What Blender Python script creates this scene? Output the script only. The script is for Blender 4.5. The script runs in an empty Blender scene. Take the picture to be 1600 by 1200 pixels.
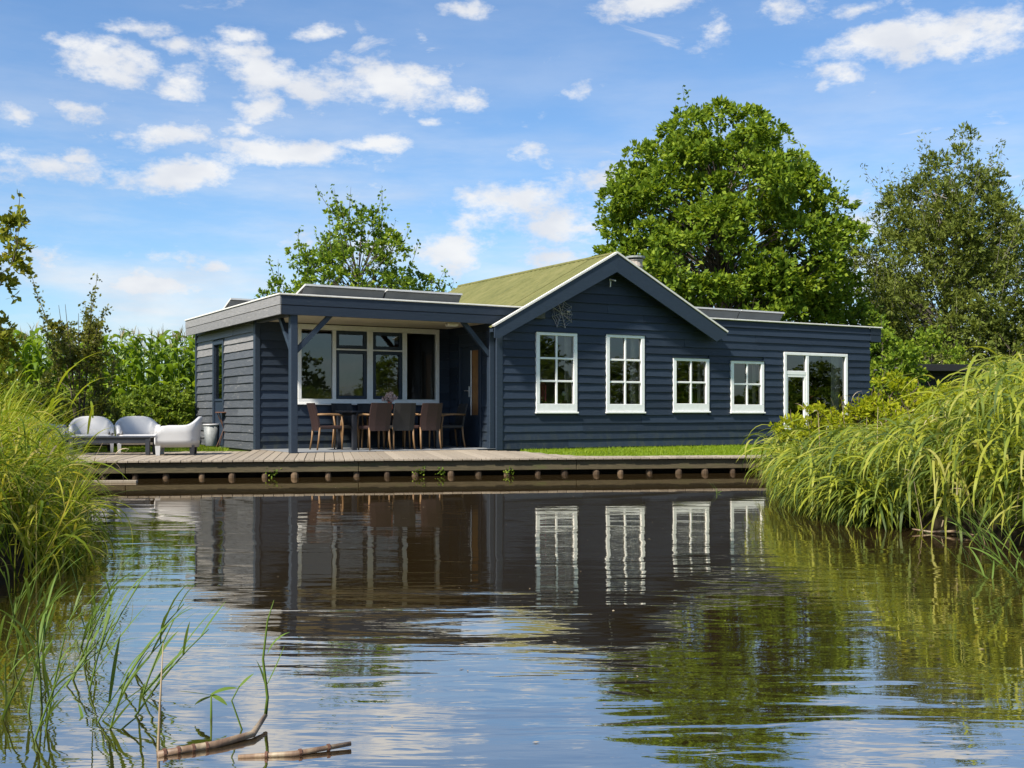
import bpy, math, random
import numpy as np
from mathutils import Vector
R = math.radians
SC = bpy.context.scene
COL = SC.collection
rng = np.random.default_rng(7)
random.seed(7)

# ------------------------------------------------------------------ camera
FPX = 1714.0
EYE = 1.012
DECK = 0.278
cam = bpy.data.cameras.new('camera')
cam.sensor_width = 36.0
cam.lens = FPX / 1600 * 36
cam.shift_y = 43.0 / 1600
cam.clip_end = 3000
cam_o = bpy.data.objects.new('camera', cam)
COL.objects.link(cam_o)
cam_o.location = (0, 0, EYE)
cam_o.rotation_euler = (R(90), 0, 0)
SC.camera = cam_o

# ------------------------------------------------------------------ world, sun, exposure
SUN_AZ = (-0.66, -0.75)
SUN_EL = R(46)
SKY_STRENGTH = 0.093
SC.view_settings.view_transform = 'Standard'
SC.view_settings.look = 'None'
SC.view_settings.exposure = 0.78
SC.view_settings.gamma = 1.0
SC.view_settings.use_curve_mapping = False
SC.cycles.use_denoising = True
SC.cycles.max_bounces = 8
SC.cycles.diffuse_bounces = 3
SC.cycles.glossy_bounces = 4
SC.cycles.transparent_max_bounces = 8
SC.cycles.caustics_reflective = False
SC.cycles.caustics_refractive = False

sun = bpy.data.lights.new('sun', 'SUN')
sun.energy = 5.0
sun.angle = R(4)
sun.color = (1.0, 0.93, 0.82)
sun_o = bpy.data.objects.new('sun', sun)
COL.objects.link(sun_o)
sd = Vector((SUN_AZ[0] * math.cos(SUN_EL), SUN_AZ[1] * math.cos(SUN_EL), math.sin(SUN_EL)))
sun_o.rotation_euler = sd.to_track_quat('Z', 'Y').to_euler()
sun_o.location = (-20, -15, 30)

world = bpy.data.worlds.new('World')
SC.world = world
world.use_nodes = True


class NT:
    """small helper for writing node trees"""
    def __init__(s, tree):
        s.t = tree; s.n = tree.nodes; s.l = tree.links
        s.n.clear()

    def new(s, typ, **kw):
        nd = s.n.new(typ)
        for k, v in kw.items():
            setattr(nd, k, v)
        return nd

    def put(s, sock, val):
        if hasattr(val, 'links') or isinstance(val, bpy.types.NodeSocket):
            s.l.new(val, sock)
        else:
            if sock.type == 'RGBA' and len(val) == 3:
                val = (*val, 1)
            sock.default_value = val

    def math(s, op, a, b=None, c=None, clamp=False):
        nd = s.new('ShaderNodeMath', operation=op, use_clamp=clamp)
        s.put(nd.inputs[0], a)
        if b is not None: s.put(nd.inputs[1], b)
        if c is not None: s.put(nd.inputs[2], c)
        return nd.outputs[0]

    def vmath(s, op, a, b=None, c=None, out=0):
        nd = s.new('ShaderNodeVectorMath', operation=op)
        s.put(nd.inputs[0], a)
        if b is not None: s.put(nd.inputs[1], b)
        if c is not None: s.put(nd.inputs[2], c)
        return nd.outputs[out]

    def noise(s, vec, scale, detail=4, rough=0.55, out='Fac', dist=0.0):
        nd = s.new('ShaderNodeTexNoise')
        if vec is not None: s.put(nd.inputs['Vector'], vec)
        nd.inputs['Scale'].default_value = scale
        nd.inputs['Detail'].default_value = detail
        nd.inputs['Roughness'].default_value = rough
        nd.inputs['Distortion'].default_value = dist
        return nd.outputs[out]

    def ramp(s, fac, stops, interp='LINEAR'):
        nd = s.new('ShaderNodeValToRGB')
        nd.color_ramp.interpolation = interp
        el = nd.color_ramp.elements
        while len(el) > 1: el.remove(el[-1])
        for i, (p, c) in enumerate(stops):
            e = el[0] if i == 0 else el.new(p)
            e.position = p
            e.color = (*c, 1) if len(c) == 3 else c
        s.put(nd.inputs[0], fac)
        return nd.outputs[0]

    def mix(s, fac, a, b, typ='MIX'):
        nd = s.new('ShaderNodeMix', data_type='RGBA', blend_type=typ)
        s.put(nd.inputs[0], fac); s.put(nd.inputs[6], a); s.put(nd.inputs[7], b)
        return nd.outputs[2]

    def smooth(s, x, lo, hi):
        nd = s.new('ShaderNodeMapRange', interpolation_type='SMOOTHSTEP')
        s.put(nd.inputs[0], x)
        nd.inputs[1].default_value = lo; nd.inputs[2].default_value = hi
        return nd.outputs[0]


def build_world():
    N = NT(world.node_tree)
    out = N.new('ShaderNodeOutputWorld')
    bg = N.new('ShaderNodeBackground')
    bg.inputs['Strength'].default_value = SKY_STRENGTH
    sky = N.new('ShaderNodeTexSky', sky_type='NISHITA', sun_disc=False)
    sky.sun_elevation = SUN_EL
    sky.sun_rotation = math.atan2(SUN_AZ[0], SUN_AZ[1])
    sky.altitude = 0; sky.air_density = 1.0; sky.dust_density = 0.6; sky.ozone_density = 2.0
    d = N.new('ShaderNodeTexCoord').outputs['Generated']
    sep = N.new('ShaderNodeSeparateXYZ'); N.put(sep.inputs[0], d)
    az = N.math('ARCTAN2', sep.outputs[0], sep.outputs[1])
    # the cloud field repeats every 60 degrees round the horizon
    azf = N.math('WRAP', az, R(30), R(-30))
    el = N.math('ARCSINE', sep.outputs[2])
    cmb = N.new('ShaderNodeCombineXYZ')
    N.put(cmb.inputs[0], azf); N.put(cmb.inputs[1], el)
    # warp the coordinates for ragged outlines
    dn = N.vmath('MULTIPLY', d, (1.0, 1.0, 1.9))
    w1 = N.noise(dn, 9, 5, 0.6, 'Color')
    w = N.vmath('SUBTRACT', w1, (0.5, 0.5, 0.5))
    p = N.vmath('MULTIPLY_ADD', w, (0.11, 0.042, 0), cmb.outputs[0])
    # clouds: x, y, half width, half height in degrees-like pixels of a 1714 px focal length
    blobs = [(170, 95, 62, 27, 1), (225, 48, 38, 13, .75), (122, 70, 30, 12, .6), (277, 76, 36, 11, .65), (390, 62, 42, 13, .7), (500, 52, 34, 10, .6),
             (385, 108, 62, 36, 1.1), (412, 165, 52, 22, .9), (480, 145, 58, 28, .9), (268, 132, 44, 22, .7), (540, 100, 28, 15, .7),
             (600, 132, 96, 34, 1), (655, 120, 40, 18, .8), (250, 208, 72, 18, .85), (395, 204, 30, 10, .6), (130, 162, 30, 10, .5), (30, 180, 24, 9, .5),
             (70, 262, 96, 26, 1), (120, 245, 40, 16, .9), (268, 275, 76, 24, 1), (470, 245, 112, 24, 1), (590, 225, 60, 16, .8), (665, 185, 20, 8, .5),
             (750, 22, 52, 18, .8), (655, 55, 22, 16, .6), (1000, 8, 80, 17, .9), (1115, 50, 24, 20, .45), (840, 222, 40, 24, .6), (715, 152, 28, 13, .55), (915, 150, 36, 10, .35),
             (940, 290, 60, 34, .75), (800, 318, 100, 34, .9), (860, 345, 90, 28, .85), (745, 345, 60, 20, .6), (700, 400, 76, 30, .95), (880, 400, 60, 20, .8),
             (240, 450, 66, 20, .95), (310, 412, 60, 16, .7), (60, 400, 70, 30, .6), (560, 390, 90, 30, .5),
             (1440, 60, 110, 32, .95), (1550, 52, 80, 30, .85), (1330, 110, 42, 14, .6), (1340, 10, 60, 16, .7), (1230, 14, 40, 12, .4),
             (1340, 340, 70, 46, .75), (1330, 420, 70, 40, .7), (1560, 340, 60, 30, .4)]
    best = None
    for x, y, hw, hh, a in blobs:
        tx = (x - 800) / FPX
        ca = math.atan(tx); ce = math.atan((643 - y) / FPX / math.sqrt(1 + tx * tx))
        ra, re = hw / FPX * 1.25, hh / FPX * 1.35
        q = N.vmath('MULTIPLY_ADD', p, (1 / ra, 1 / re, 0), (-ca / ra, -ce / re, 0))
        ln = N.vmath('LENGTH', q, out=1)
        m = N.math('MULTIPLY_ADD', ln, -a, a)
        best = m if best is None else N.math('MAXIMUM', best, m)
    fine = N.noise(dn, 24, 8, 0.66)
    m = N.math('ADD', best, N.math('MULTIPLY_ADD', fine, 2.3, -1.22))
    dens = N.smooth(m, -0.10, 0.70)
    # thin veils, stretched sideways, denser toward the horizon
    dv = N.vmath('MULTIPLY', d, (1.2, 1.2, 6.0))
    veil = N.smooth(N.noise(dv, 3.2, 6, 0.6), 0.34, 0.74)
    low = N.smooth(el, 0.34, 0.05)
    veil = N.math('MULTIPLY', veil, N.math('MULTIPLY_ADD', low, 0.80, 0.12))
    wis = N.smooth(N.noise(N.vmath('MULTIPLY', d, (1.0, 1.0, 2.6)), 10.5, 7, 0.62, dist=0.5), 0.575, 0.76)
    wis = N.math('MULTIPLY', wis, 0.8)
    cover = N.math('MAXIMUM', N.math('MAXIMUM', dens, wis), veil)
    shade = N.noise(dn, 15, 4, 0.5)
    cc = N.mix(N.smooth(shade, 0.3, 0.7), (4.7, 4.9, 5.3), (5.9, 5.95, 6.0))
    tint = N.mix(1.0, sky.outputs[0], (0.74, 0.93, 1.10), 'MULTIPLY')
    col = N.mix(N.math('MULTIPLY', cover, 0.95), tint, cc)
    N.put(bg.inputs['Color'], col)
    N.l.new(bg.outputs[0], out.inputs[0])


build_world()

# ------------------------------------------------------------------ materials
MATS = {}


def mat(name, fn):
    m = bpy.data.materials.new(name)
    m.use_nodes = True
    N = NT(m.node_tree)
    out = N.new('ShaderNodeOutputMaterial')
    b = N.new('ShaderNodeBsdfPrincipled')
    N.l.new(b.outputs[0], out.inputs[0])
    fn(N, b, out)
    MATS[name] = m
    return m


def bump(N, b, h, strength=0.3, dist=0.01):
    bn = N.new('ShaderNodeBump')
    bn.inputs['Strength'].default_value = strength
    bn.inputs['Distance'].default_value = dist
    N.put(bn.inputs['Height'], h)
    N.l.new(bn.outputs[0], b.inputs['Normal'])


def objc(N): return N.new('ShaderNodeTexCoord').outputs['Object']


def simple(name, col, rough=0.6, var=0.15, scale=20, metallic=0.0, spec=0.5):
    def f(N, b, o):
        n = N.noise(objc(N), scale, 4, 0.6)
        c0 = tuple(max(0, x * (1 - var)) for x in col); c1 = tuple(x * (1 + var) for x in col)
        N.put(b.inputs['Base Color'], N.ramp(n, [(0.25, c0), (0.75, c1)]))
        b.inputs['Roughness'].default_value = rough
        b.inputs['Metallic'].default_value = metallic
        b.inputs['Specular IOR Level'].default_value = spec
        bump(N, b, n, 0.15, 0.004)
    return mat(name, f)


def plank_mat(name, dark, light, worn, worn_amt, rough, stretch=(1.5, 1.5, 30), grain_scale=6, varr=0.5, spec=0.4, stain=False):
    """painted or bare boards: grain along the board, one tone per board, worn spots"""
    def f(N, b, o):
        oi = N.new('ShaderNodeObjectInfo').outputs['Random']
        c = objc(N)
        off = N.math('MULTIPLY', oi, 37.0)
        cv = N.vmath('ADD', c, N.vmath('MULTIPLY', (1, 1, 1), N.new('ShaderNodeCombineXYZ').outputs[0]))
        cmb = N.new('ShaderNodeCombineXYZ')
        N.put(cmb.inputs[0], off); N.put(cmb.inputs[1], off)
        cv = N.vmath('ADD', c, cmb.outputs[0])
        g = N.noise(N.vmath('MULTIPLY', cv, stretch), grain_scale, 6, 0.65)
        big = N.noise(cv, 1.6, 4, 0.6)
        base = N.ramp(g, [(0.3, dark), (0.72, light)])
        base = N.mix(N.math('MULTIPLY', oi, varr), base, tuple(x * 0.62 for x in dark))
        oj = N.math('FRACT', N.math('MULTIPLY', oi, 17.31))
        base = N.mix(N.math('MULTIPLY', N.smooth(oj, 0.5, 1.0), varr * .55), base, tuple(x * 1.35 for x in light))
        wn = N.noise(N.vmath('MULTIPLY', cv, tuple(x ** 0.6 for x in stretch)), 3.3, 6, 0.7)
        wf = N.smooth(N.math('ADD', wn, N.math('MULTIPLY', big, 0.35)), 0.86 - worn_amt, 1.02 - worn_amt * 0.8)
        fin = N.mix(N.math('MULTIPLY', wf, 0.6), base, worn)
        if stain:
            sz = N.new('ShaderNodeSeparateXYZ'); N.put(sz.inputs[0], c)
            ms = N.math('MULTIPLY', N.smooth(sz.outputs[2], 0.62, 0.0), N.smooth(N.noise(N.vmath('MULTIPLY', c, (3, 3, 1.2)), 2.4, 6, 0.7), 0.42, 0.72))
            fin = N.mix(N.math('MULTIPLY', ms, 0.6), fin, (0.055, 0.062, 0.040))
        N.put(b.inputs['Base Color'], fin)
        N.put(b.inputs['Roughness'], N.math('MULTIPLY_ADD', g, 0.3, rough - 0.15))
        b.inputs['Specular IOR Level'].default_value = spec
        bump(N, b, g, 0.35, 0.006)
    return mat(name, f)


def leaf_mat(name, cols, trans=0.3, rough=0.55, spec=0.3):
    def f(N, b, out):
        geo = N.new('ShaderNodeNewGeometry')
        oi = N.new('ShaderNodeObjectInfo').outputs['Random']
        r = geo.outputs['Random Per Island']
        n = N.noise(objc(N), 0.9, 3, 0.6)
        f_ = N.math('ADD', N.math('MULTIPLY', r, 0.75), N.math('MULTIPLY_ADD', n, 0.8, -0.28))
        f_ = N.math('ADD', f_, N.math('MULTIPLY_ADD', oi, 0.12, -0.06))
        st = [(i / (len(cols) - 1), c) for i, c in enumerate(cols)]
        c = N.ramp(f_, st)
        N.put(b.inputs['Base Color'], c)
        b.inputs['Roughness'].default_value = rough
        b.inputs['Specular IOR Level'].default_value = spec
        t = N.new('ShaderNodeBsdfTranslucent')
        N.put(t.inputs[0], N.mix(1.0, c, (1.15, 1.1, 0.55), 'MULTIPLY'))
        mx = N.new('ShaderNodeMixShader')
        mx.inputs[0].default_value = trans
        N.l.new(b.outputs[0], mx.inputs[1]); N.l.new(t.outputs[0], mx.inputs[2])
        N.l.new(mx.outputs[0], out.inputs[0])
    return mat(name, f)


plank_mat('navy', (0.0095, 0.0165, 0.029), (0.026, 0.040, 0.063), (0.085, 0.092, 0.105), 0.05, 0.55, (1.2, 1.2, 26), stain=True)
plank_mat('navy_trim', (0.014, 0.023, 0.038), (0.027, 0.042, 0.064), (0.08, 0.09, 0.11), 0.0, 0.5, (1.2, 1.2, 20), varr=0.15)
plank_mat('weathered', (0.036, 0.043, 0.052), (0.115, 0.122, 0.132), (0.25, 0.24, 0.225), 0.14, 0.6, (1.2, 1.2, 26), varr=0.45)
plank_mat('weathered_pale', (0.12, 0.12, 0.12), (0.30, 0.29, 0.28), (0.42, 0.40, 0.37), 0.12, 0.6, (1.0, 1.0, 30), varr=0.25)
plank_mat('deck_wood', (0.20, 0.165, 0.125), (0.40, 0.34, 0.26), (0.47, 0.42, 0.34), 0.12, 0.75, (22, 1.2, 1.2), varr=0.35, spec=0.2)
plank_mat('beam_wood', (0.045, 0.038, 0.022), (0.13, 0.105, 0.06), (0.075, 0.085, 0.028), 0.16, 0.8, (1.2, 3, 18), varr=0.25, spec=0.2)
plank_mat('pile_wood', (0.05, 0.033, 0.021), (0.17, 0.115, 0.07), (0.05, 0.05, 0.025), 0.16, 0.8, (8, 8, 1), varr=0.9, spec=0.2)
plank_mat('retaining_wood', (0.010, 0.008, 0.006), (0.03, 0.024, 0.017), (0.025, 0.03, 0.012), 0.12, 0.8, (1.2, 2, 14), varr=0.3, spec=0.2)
plank_mat('white_paint', (0.72, 0.72, 0.69), (0.82, 0.82, 0.80), (0.55, 0.53, 0.48), 0.0, 0.4, (2, 2, 2), varr=0.03)
plank_mat('teak', (0.14, 0.075, 0.03), (0.26, 0.15, 0.065), (0.3, 0.2, 0.11), 0.05, 0.5, (6, 6, 1), varr=0.2)
plank_mat('black_timber', (0.006, 0.006, 0.007), (0.018, 0.018, 0.019), (0.03, 0.03, 0.03), 0.05, 0.7, (1, 1, 20))
simple('cream_ceiling', (0.52, 0.46, 0.33), 0.7, 0.12, 3)
simple('roof_trim', (0.66, 0.64, 0.58), 0.5, 0.12, 8)
simple('panel_frame', (0.62, 0.61, 0.58), 0.4, 0.08, 8)
simple('panel_grey', (0.20, 0.20, 0.195), 0.45, 0.2, 2.5)
simple('deflector_grey', (0.34, 0.335, 0.32), 0.45, 0.12, 3)
simple('panel_dark', (0.015, 0.02, 0.04), 0.2, 0.2, 6)
simple('flat_roof', (0.10, 0.10, 0.10), 0.9, 0.25, 4)
simple('interior_wall', (0.20, 0.16, 0.12), 0.9, 0.2, 1.5)
simple('interior_wood', (0.22, 0.105, 0.035), 0.6, 0.3, 4)
simple('reflection_brown', (0.26, 0.125, 0.04), 0.5, 0.35, 5)  # colour of the reflection painted into the porch door's glass strip
simple('curtain', (0.42, 0.38, 0.31), 0.9, 0.25, 4)
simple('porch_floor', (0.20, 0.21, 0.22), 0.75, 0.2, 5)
simple('white_plastic', (0.47, 0.465, 0.46), 0.38, 0.04, 5)
simple('dark_pot_leg_shade', (0.02, 0.02, 0.024), 0.45, 0.2, 10)  # dark flower pot, and painted shade on the tub chairs' rear legs
simple('dark_table', (0.022, 0.024, 0.030), 0.4, 0.25, 10)
simple('wicker_brown', (0.026, 0.011, 0.009), 0.6, 0.35, 60)
simple('wicker_dark', (0.012, 0.0115, 0.0115), 0.6, 0.35, 60)
simple('steel', (0.55, 0.55, 0.55), 0.35, 0.1, 10, 0.9)
simple('zinc', (0.24, 0.255, 0.25), 0.55, 0.25, 12, 0.0)
simple('rust_brown', (0.10, 0.045, 0.025), 0.7, 0.3, 20)
simple('brick_pale', (0.42, 0.36, 0.31), 0.85, 0.25, 18)
simple('vase_orange', (0.55, 0.12, 0.05), 0.4, 0.1, 10)
simple('dried_flower', (0.74, 0.50, 0.42), 0.8, 0.3, 40)
simple('candle_red', (0.75, 0.10, 0.14), 0.5, 0.1, 10)
simple('red_cloth', (0.20, 0.012, 0.022), 0.8, 0.2, 10)
simple('vase_green', (0.33, 0.50, 0.05), 0.3, 0.1, 10)
simple('petal_white', (0.8, 0.78, 0.72), 0.6, 0.05, 10)
simple('wire_grey', (0.30, 0.30, 0.31), 0.5, 0.1, 10, 0.3)
simple('bark', (0.085, 0.065, 0.048), 0.9, 0.35, 9)
simple('bark_pale', (0.20, 0.18, 0.15), 0.9, 0.3, 9)
simple('twig', (0.075, 0.055, 0.035), 0.9, 0.3, 20)
simple('screw', (0.03, 0.025, 0.02), 0.7, 0.1, 10)
simple('rubber', (0.01, 0.01, 0.011), 0.7, 0.1, 10)

leaf_mat('leaf_alder', [(0.062, 0.112, 0.014), (0.120, 0.195, 0.020), (0.200, 0.285, 0.028), (0.31, 0.375, 0.04)], 0.42, 0.6, 0.12)
leaf_mat('leaf_willow', [(0.085, 0.115, 0.024), (0.130, 0.165, 0.032), (0.180, 0.215, 0.042), (0.235, 0.26, 0.06)], 0.40, 0.65, 0.1)
leaf_mat('leaf_fresh', [(0.063, 0.119, 0.014), (0.119, 0.203, 0.022), (0.210, 0.301, 0.031), (0.308, 0.364, 0.042)], 0.45, 0.6, 0.2)
leaf_mat('leaf_oak', [(0.091, 0.130, 0.016), (0.169, 0.202, 0.021), (0.247, 0.254, 0.026), (0.338, 0.286, 0.039)], 0.42, 0.6, 0.2)
leaf_mat('leaf_shrub', [(0.072, 0.123, 0.014), (0.123, 0.189, 0.020), (0.196, 0.268, 0.029), (0.290, 0.326, 0.043)], 0.42, 0.6, 0.2)
leaf_mat('leaf_olive', [(0.070, 0.085, 0.018), (0.120, 0.140, 0.024), (0.19, 0.20, 0.036), (0.26, 0.24, 0.06)], 0.45)
leaf_mat('leaf_corn', [(0.085, 0.145, 0.014), (0.155, 0.250, 0.022), (0.245, 0.345, 0.03), (0.38, 0.43, 0.06)], 0.5, 0.45, 0.35)
leaf_mat('corn_tassel', [(0.20, 0.17, 0.06), (0.30, 0.24, 0.10)], 0.2)
leaf_mat('leaf_reed', [(0.050, 0.085, 0.018), (0.115, 0.170, 0.035), (0.22, 0.275, 0.035), (0.35, 0.375, 0.035), (0.42, 0.40, 0.12)], 0.48, 0.5, 0.25)
leaf_mat('leaf_herb', [(0.19, 0.245, 0.012), (0.28, 0.33, 0.014), (0.37, 0.39, 0.018), (0.45, 0.42, 0.03)], 0.5, 0.6, 0.15)
leaf_mat('leaf_sedge', [(0.050, 0.095, 0.012), (0.125, 0.195, 0.016), (0.235, 0.295, 0.022), (0.37, 0.37, 0.045), (0.45, 0.37, 0.13)], 0.45, 0.55, 0.15)
leaf_mat('leaf_water_reed', [(0.077, 0.138, 0.022), (0.121, 0.193, 0.033), (0.187, 0.242, 0.044)], 0.35, 0.5, 0.2)
leaf_mat('leaf_lawn', [(0.12, 0.20, 0.008), (0.19, 0.28, 0.010), (0.27, 0.34, 0.012)], 0.4)
leaf_mat('leaf_dry', [(0.22, 0.16, 0.09), (0.36, 0.28, 0.17), (0.5, 0.42, 0.28)], 0.15)


def f_rhizome(N, b, o):
    c = objc(N)
    band = N.noise(N.vmath('MULTIPLY', c, (14, 3, 3)), 1.0, 4, 0.6); g = N.noise(N.vmath('MULTIPLY', c, (30, 200, 200)), 1.0, 4, 0.6)
    col = N.ramp(band, [(0.36, (0.075, 0.040, 0.026)), (0.48, (0.22, 0.14, 0.085)), (0.62, (0.42, 0.34, 0.22))])
    N.put(b.inputs['Base Color'], N.mix(N.math('MULTIPLY', g, 0.6), col, (0.12, 0.08, 0.05)))
    b.inputs['Roughness'].default_value = 0.55
    bump(N, b, g, 0.4, 0.002)


mat('rhizome', f_rhizome)


def f_ground(N, b, o):
    c = objc(N)
    n = N.noise(c, 0.7, 6, 0.65); n2 = N.noise(c, 14, 5, 0.7)
    f = N.math('ADD', N.math('MULTIPLY', n, 0.6), N.math('MULTIPLY', n2, 0.4))
    g = N.ramp(f, [(0.3, (0.03, 0.045, 0.010)), (0.5, (0.075, 0.105, 0.016)), (0.7, (0.12, 0.14, 0.03))])
    sp = N.new('ShaderNodeSeparateXYZ'); N.put(sp.inputs[0], c)
    wet = N.smooth(sp.outputs[2], 0.222, 0.12)
    N.put(b.inputs['Base Color'], N.mix(wet, g, (0.022, 0.017, 0.010)))
    b.inputs['Roughness'].default_value = 0.95
    b.inputs['Specular IOR Level'].default_value = 0.08
    bump(N, b, n2, 0.6, 0.03)


mat('ground', f_ground)


def f_water(N, b, out):
    c = objc(N)
    sp = N.new('ShaderNodeSeparateXYZ'); N.put(sp.inputs[0], c)
    Y = sp.outputs[1]
    # how disturbed the surface is: calm under the deck, rougher in the open
    gust = N.smooth(N.noise(N.vmath('MULTIPLY', c, (0.16, 0.42, 1)), 1.0, 3, 0.5), 0.36, 0.66)
    near = N.smooth(Y, 14.0, 7.0)
    amp = N.math('MULTIPLY_ADD', near, 0.93, 0.07)
    amp = N.math('MULTIPLY', amp, N.math('MULTIPLY_ADD', gust, 0.85, 0.25))
    a = N.noise(N.vmath('MULTIPLY', c, (0.55, 2.6, 1)), 1.25, 3, 0.5, dist=0.4)
    d = N.noise(N.vmath('MULTIPLY', c, (2.2, 7.5, 1)), 1.7, 3, 0.5, dist=0.5)
    # rings running out from the left bank
    dv = N.vmath('SUBTRACT', c, (-4.6, 8.8, 0))
    rr = N.vmath('LENGTH', dv, out=1)
    ring = N.math('SINE', N.math('ADD', N.math('MULTIPLY', rr, 15.0), N.math('MULTIPLY', a, 7.0)))
    fade = N.smooth(rr, 4.2, 1.2)
    h = N.math('ADD', N.math('MULTIPLY', a, 0.0098), N.math('MULTIPLY', d, 0.0010))
    h = N.math('MULTIPLY', h, amp)
    h = N.math('ADD', h, N.math('MULTIPLY', N.math('MULTIPLY', ring, fade), 0.00055))
    bn = N.new('ShaderNodeBump')
    bn.inputs['Strength'].default_value = 1.0
    bn.inputs['Distance'].default_value = 1.0
    N.put(bn.inputs['Height'], h)
    b.inputs['Base Color'].default_value = (0.026, 0.017, 0.007, 1)
    b.inputs['Roughness'].default_value = 0.015
    b.inputs['IOR'].default_value = 9.0
    b.inputs['Specular Tint'].default_value = (1.0, 0.95, 0.87, 1)
    N.l.new(bn.outputs[0], b.inputs['Normal'])


mat('water', f_water)


def f_glass(N, b, out):
    tr = N.new('ShaderNodeBsdfTransparent')
    tr.inputs[0].default_value = (0.88, 0.90, 0.89, 1)
    gl = N.new('ShaderNodeBsdfGlossy')
    gl.inputs['Roughness'].default_value = 0.0
    gl.inputs['Color'].default_value = (0.93, 0.95, 0.94, 1)
    n = N.noise(objc(N), 1.1, 2, 0.5)
    bn = N.new('ShaderNodeBump')
    bn.inputs['Strength'].default_value = 0.25
    bn.inputs['Distance'].default_value = 0.0025
    N.put(bn.inputs['Height'], n)
    N.l.new(bn.outputs[0], gl.inputs['Normal'])
    fr = N.new('ShaderNodeFresnel'); fr.inputs[0].default_value = 1.9
    mx = N.new('ShaderNodeMixShader')
    N.l.new(fr.outputs[0], mx.inputs[0]); N.l.new(tr.outputs[0], mx.inputs[1]); N.l.new(gl.outputs[0], mx.inputs[2])
    N.l.new(mx.outputs[0], out.inputs[0])


mat('glass', f_glass)


def f_roof(N, b, o):
    c = objc(N)
    n = N.noise(N.vmath('MULTIPLY', c, (1, 3, 1)), 2.2, 6, 0.7); n2 = N.noise(c, 22, 4, 0.7)
    oi = N.new('ShaderNodeObjectInfo').outputs['Random']
    f = N.math('ADD', N.math('MULTIPLY', n, 0.75), N.math('MULTIPLY', n2, 0.35))
    f = N.math('ADD', f, N.math('MULTIPLY_ADD', oi, 0.09, -0.09))
    N.put(b.inputs['Base Color'], N.ramp(f, [(0.3, (0.070, 0.075, 0.018)), (0.5, (0.118, 0.118, 0.030)), (0.68, (0.165, 0.152, 0.050))]))
    b.inputs['Roughness'].default_value = 0.9
    bump(N, b, n2, 0.4, 0.01)


mat('mossy_roof', f_roof)


# ------------------------------------------------------------------ mesh helpers
def link(o, parent=None):
    COL.objects.link(o)
    if parent is not None:
        o.parent = parent
    return o


def mesh_obj(name, V, F, m, parent=None, smooth=False, loc=None):
    me = bpy.data.meshes.new(name)
    V = np.asarray(V, dtype=np.float32)
    if isinstance(F, np.ndarray):
        nf, k = F.shape
        me.vertices.add(len(V)); me.vertices.foreach_set('co', V.ravel())
        me.loops.add(nf * k); me.loops.foreach_set('vertex_index', F.astype(np.int32).ravel())
        me.polygons.add(nf)
        me.polygons.foreach_set('loop_start', np.arange(0, nf * k, k, dtype=np.int32))
        me.polygons.foreach_set('loop_total', np.full(nf, k, dtype=np.int32))
        me.update(calc_edges=True)
    else:
        me.from_pydata([tuple(map(float, v)) for v in V], [], F)
    if isinstance(m, (list, tuple)):
        for x in m: me.materials.append(MATS[x])
    elif m:
        me.materials.append(MATS[m])
    if smooth:
        me.polygons.foreach_set('use_smooth', [True] * len(me.polygons))
    me.validate()
    o = bpy.data.objects.new(name, me)
    if loc is not None: o.location = loc
    return link(o, parent)


def empty(name, loc=(0, 0, 0), rz=0.0):
    o = bpy.data.objects.new(name, None)
    o.empty_display_size = 0.2
    o.location = loc; o.rotation_euler = (0, 0, rz)
    return link(o)


def tag(o, label, cat, group=None):
    o['label'] = label; o['category'] = cat
    if group: o['group'] = group
    return o


def struct(o, kind='structure', label=None, cat=None):
    o['kind'] = kind
    if label: o['label'] = label
    if cat: o['category'] = cat
    return o


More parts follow.
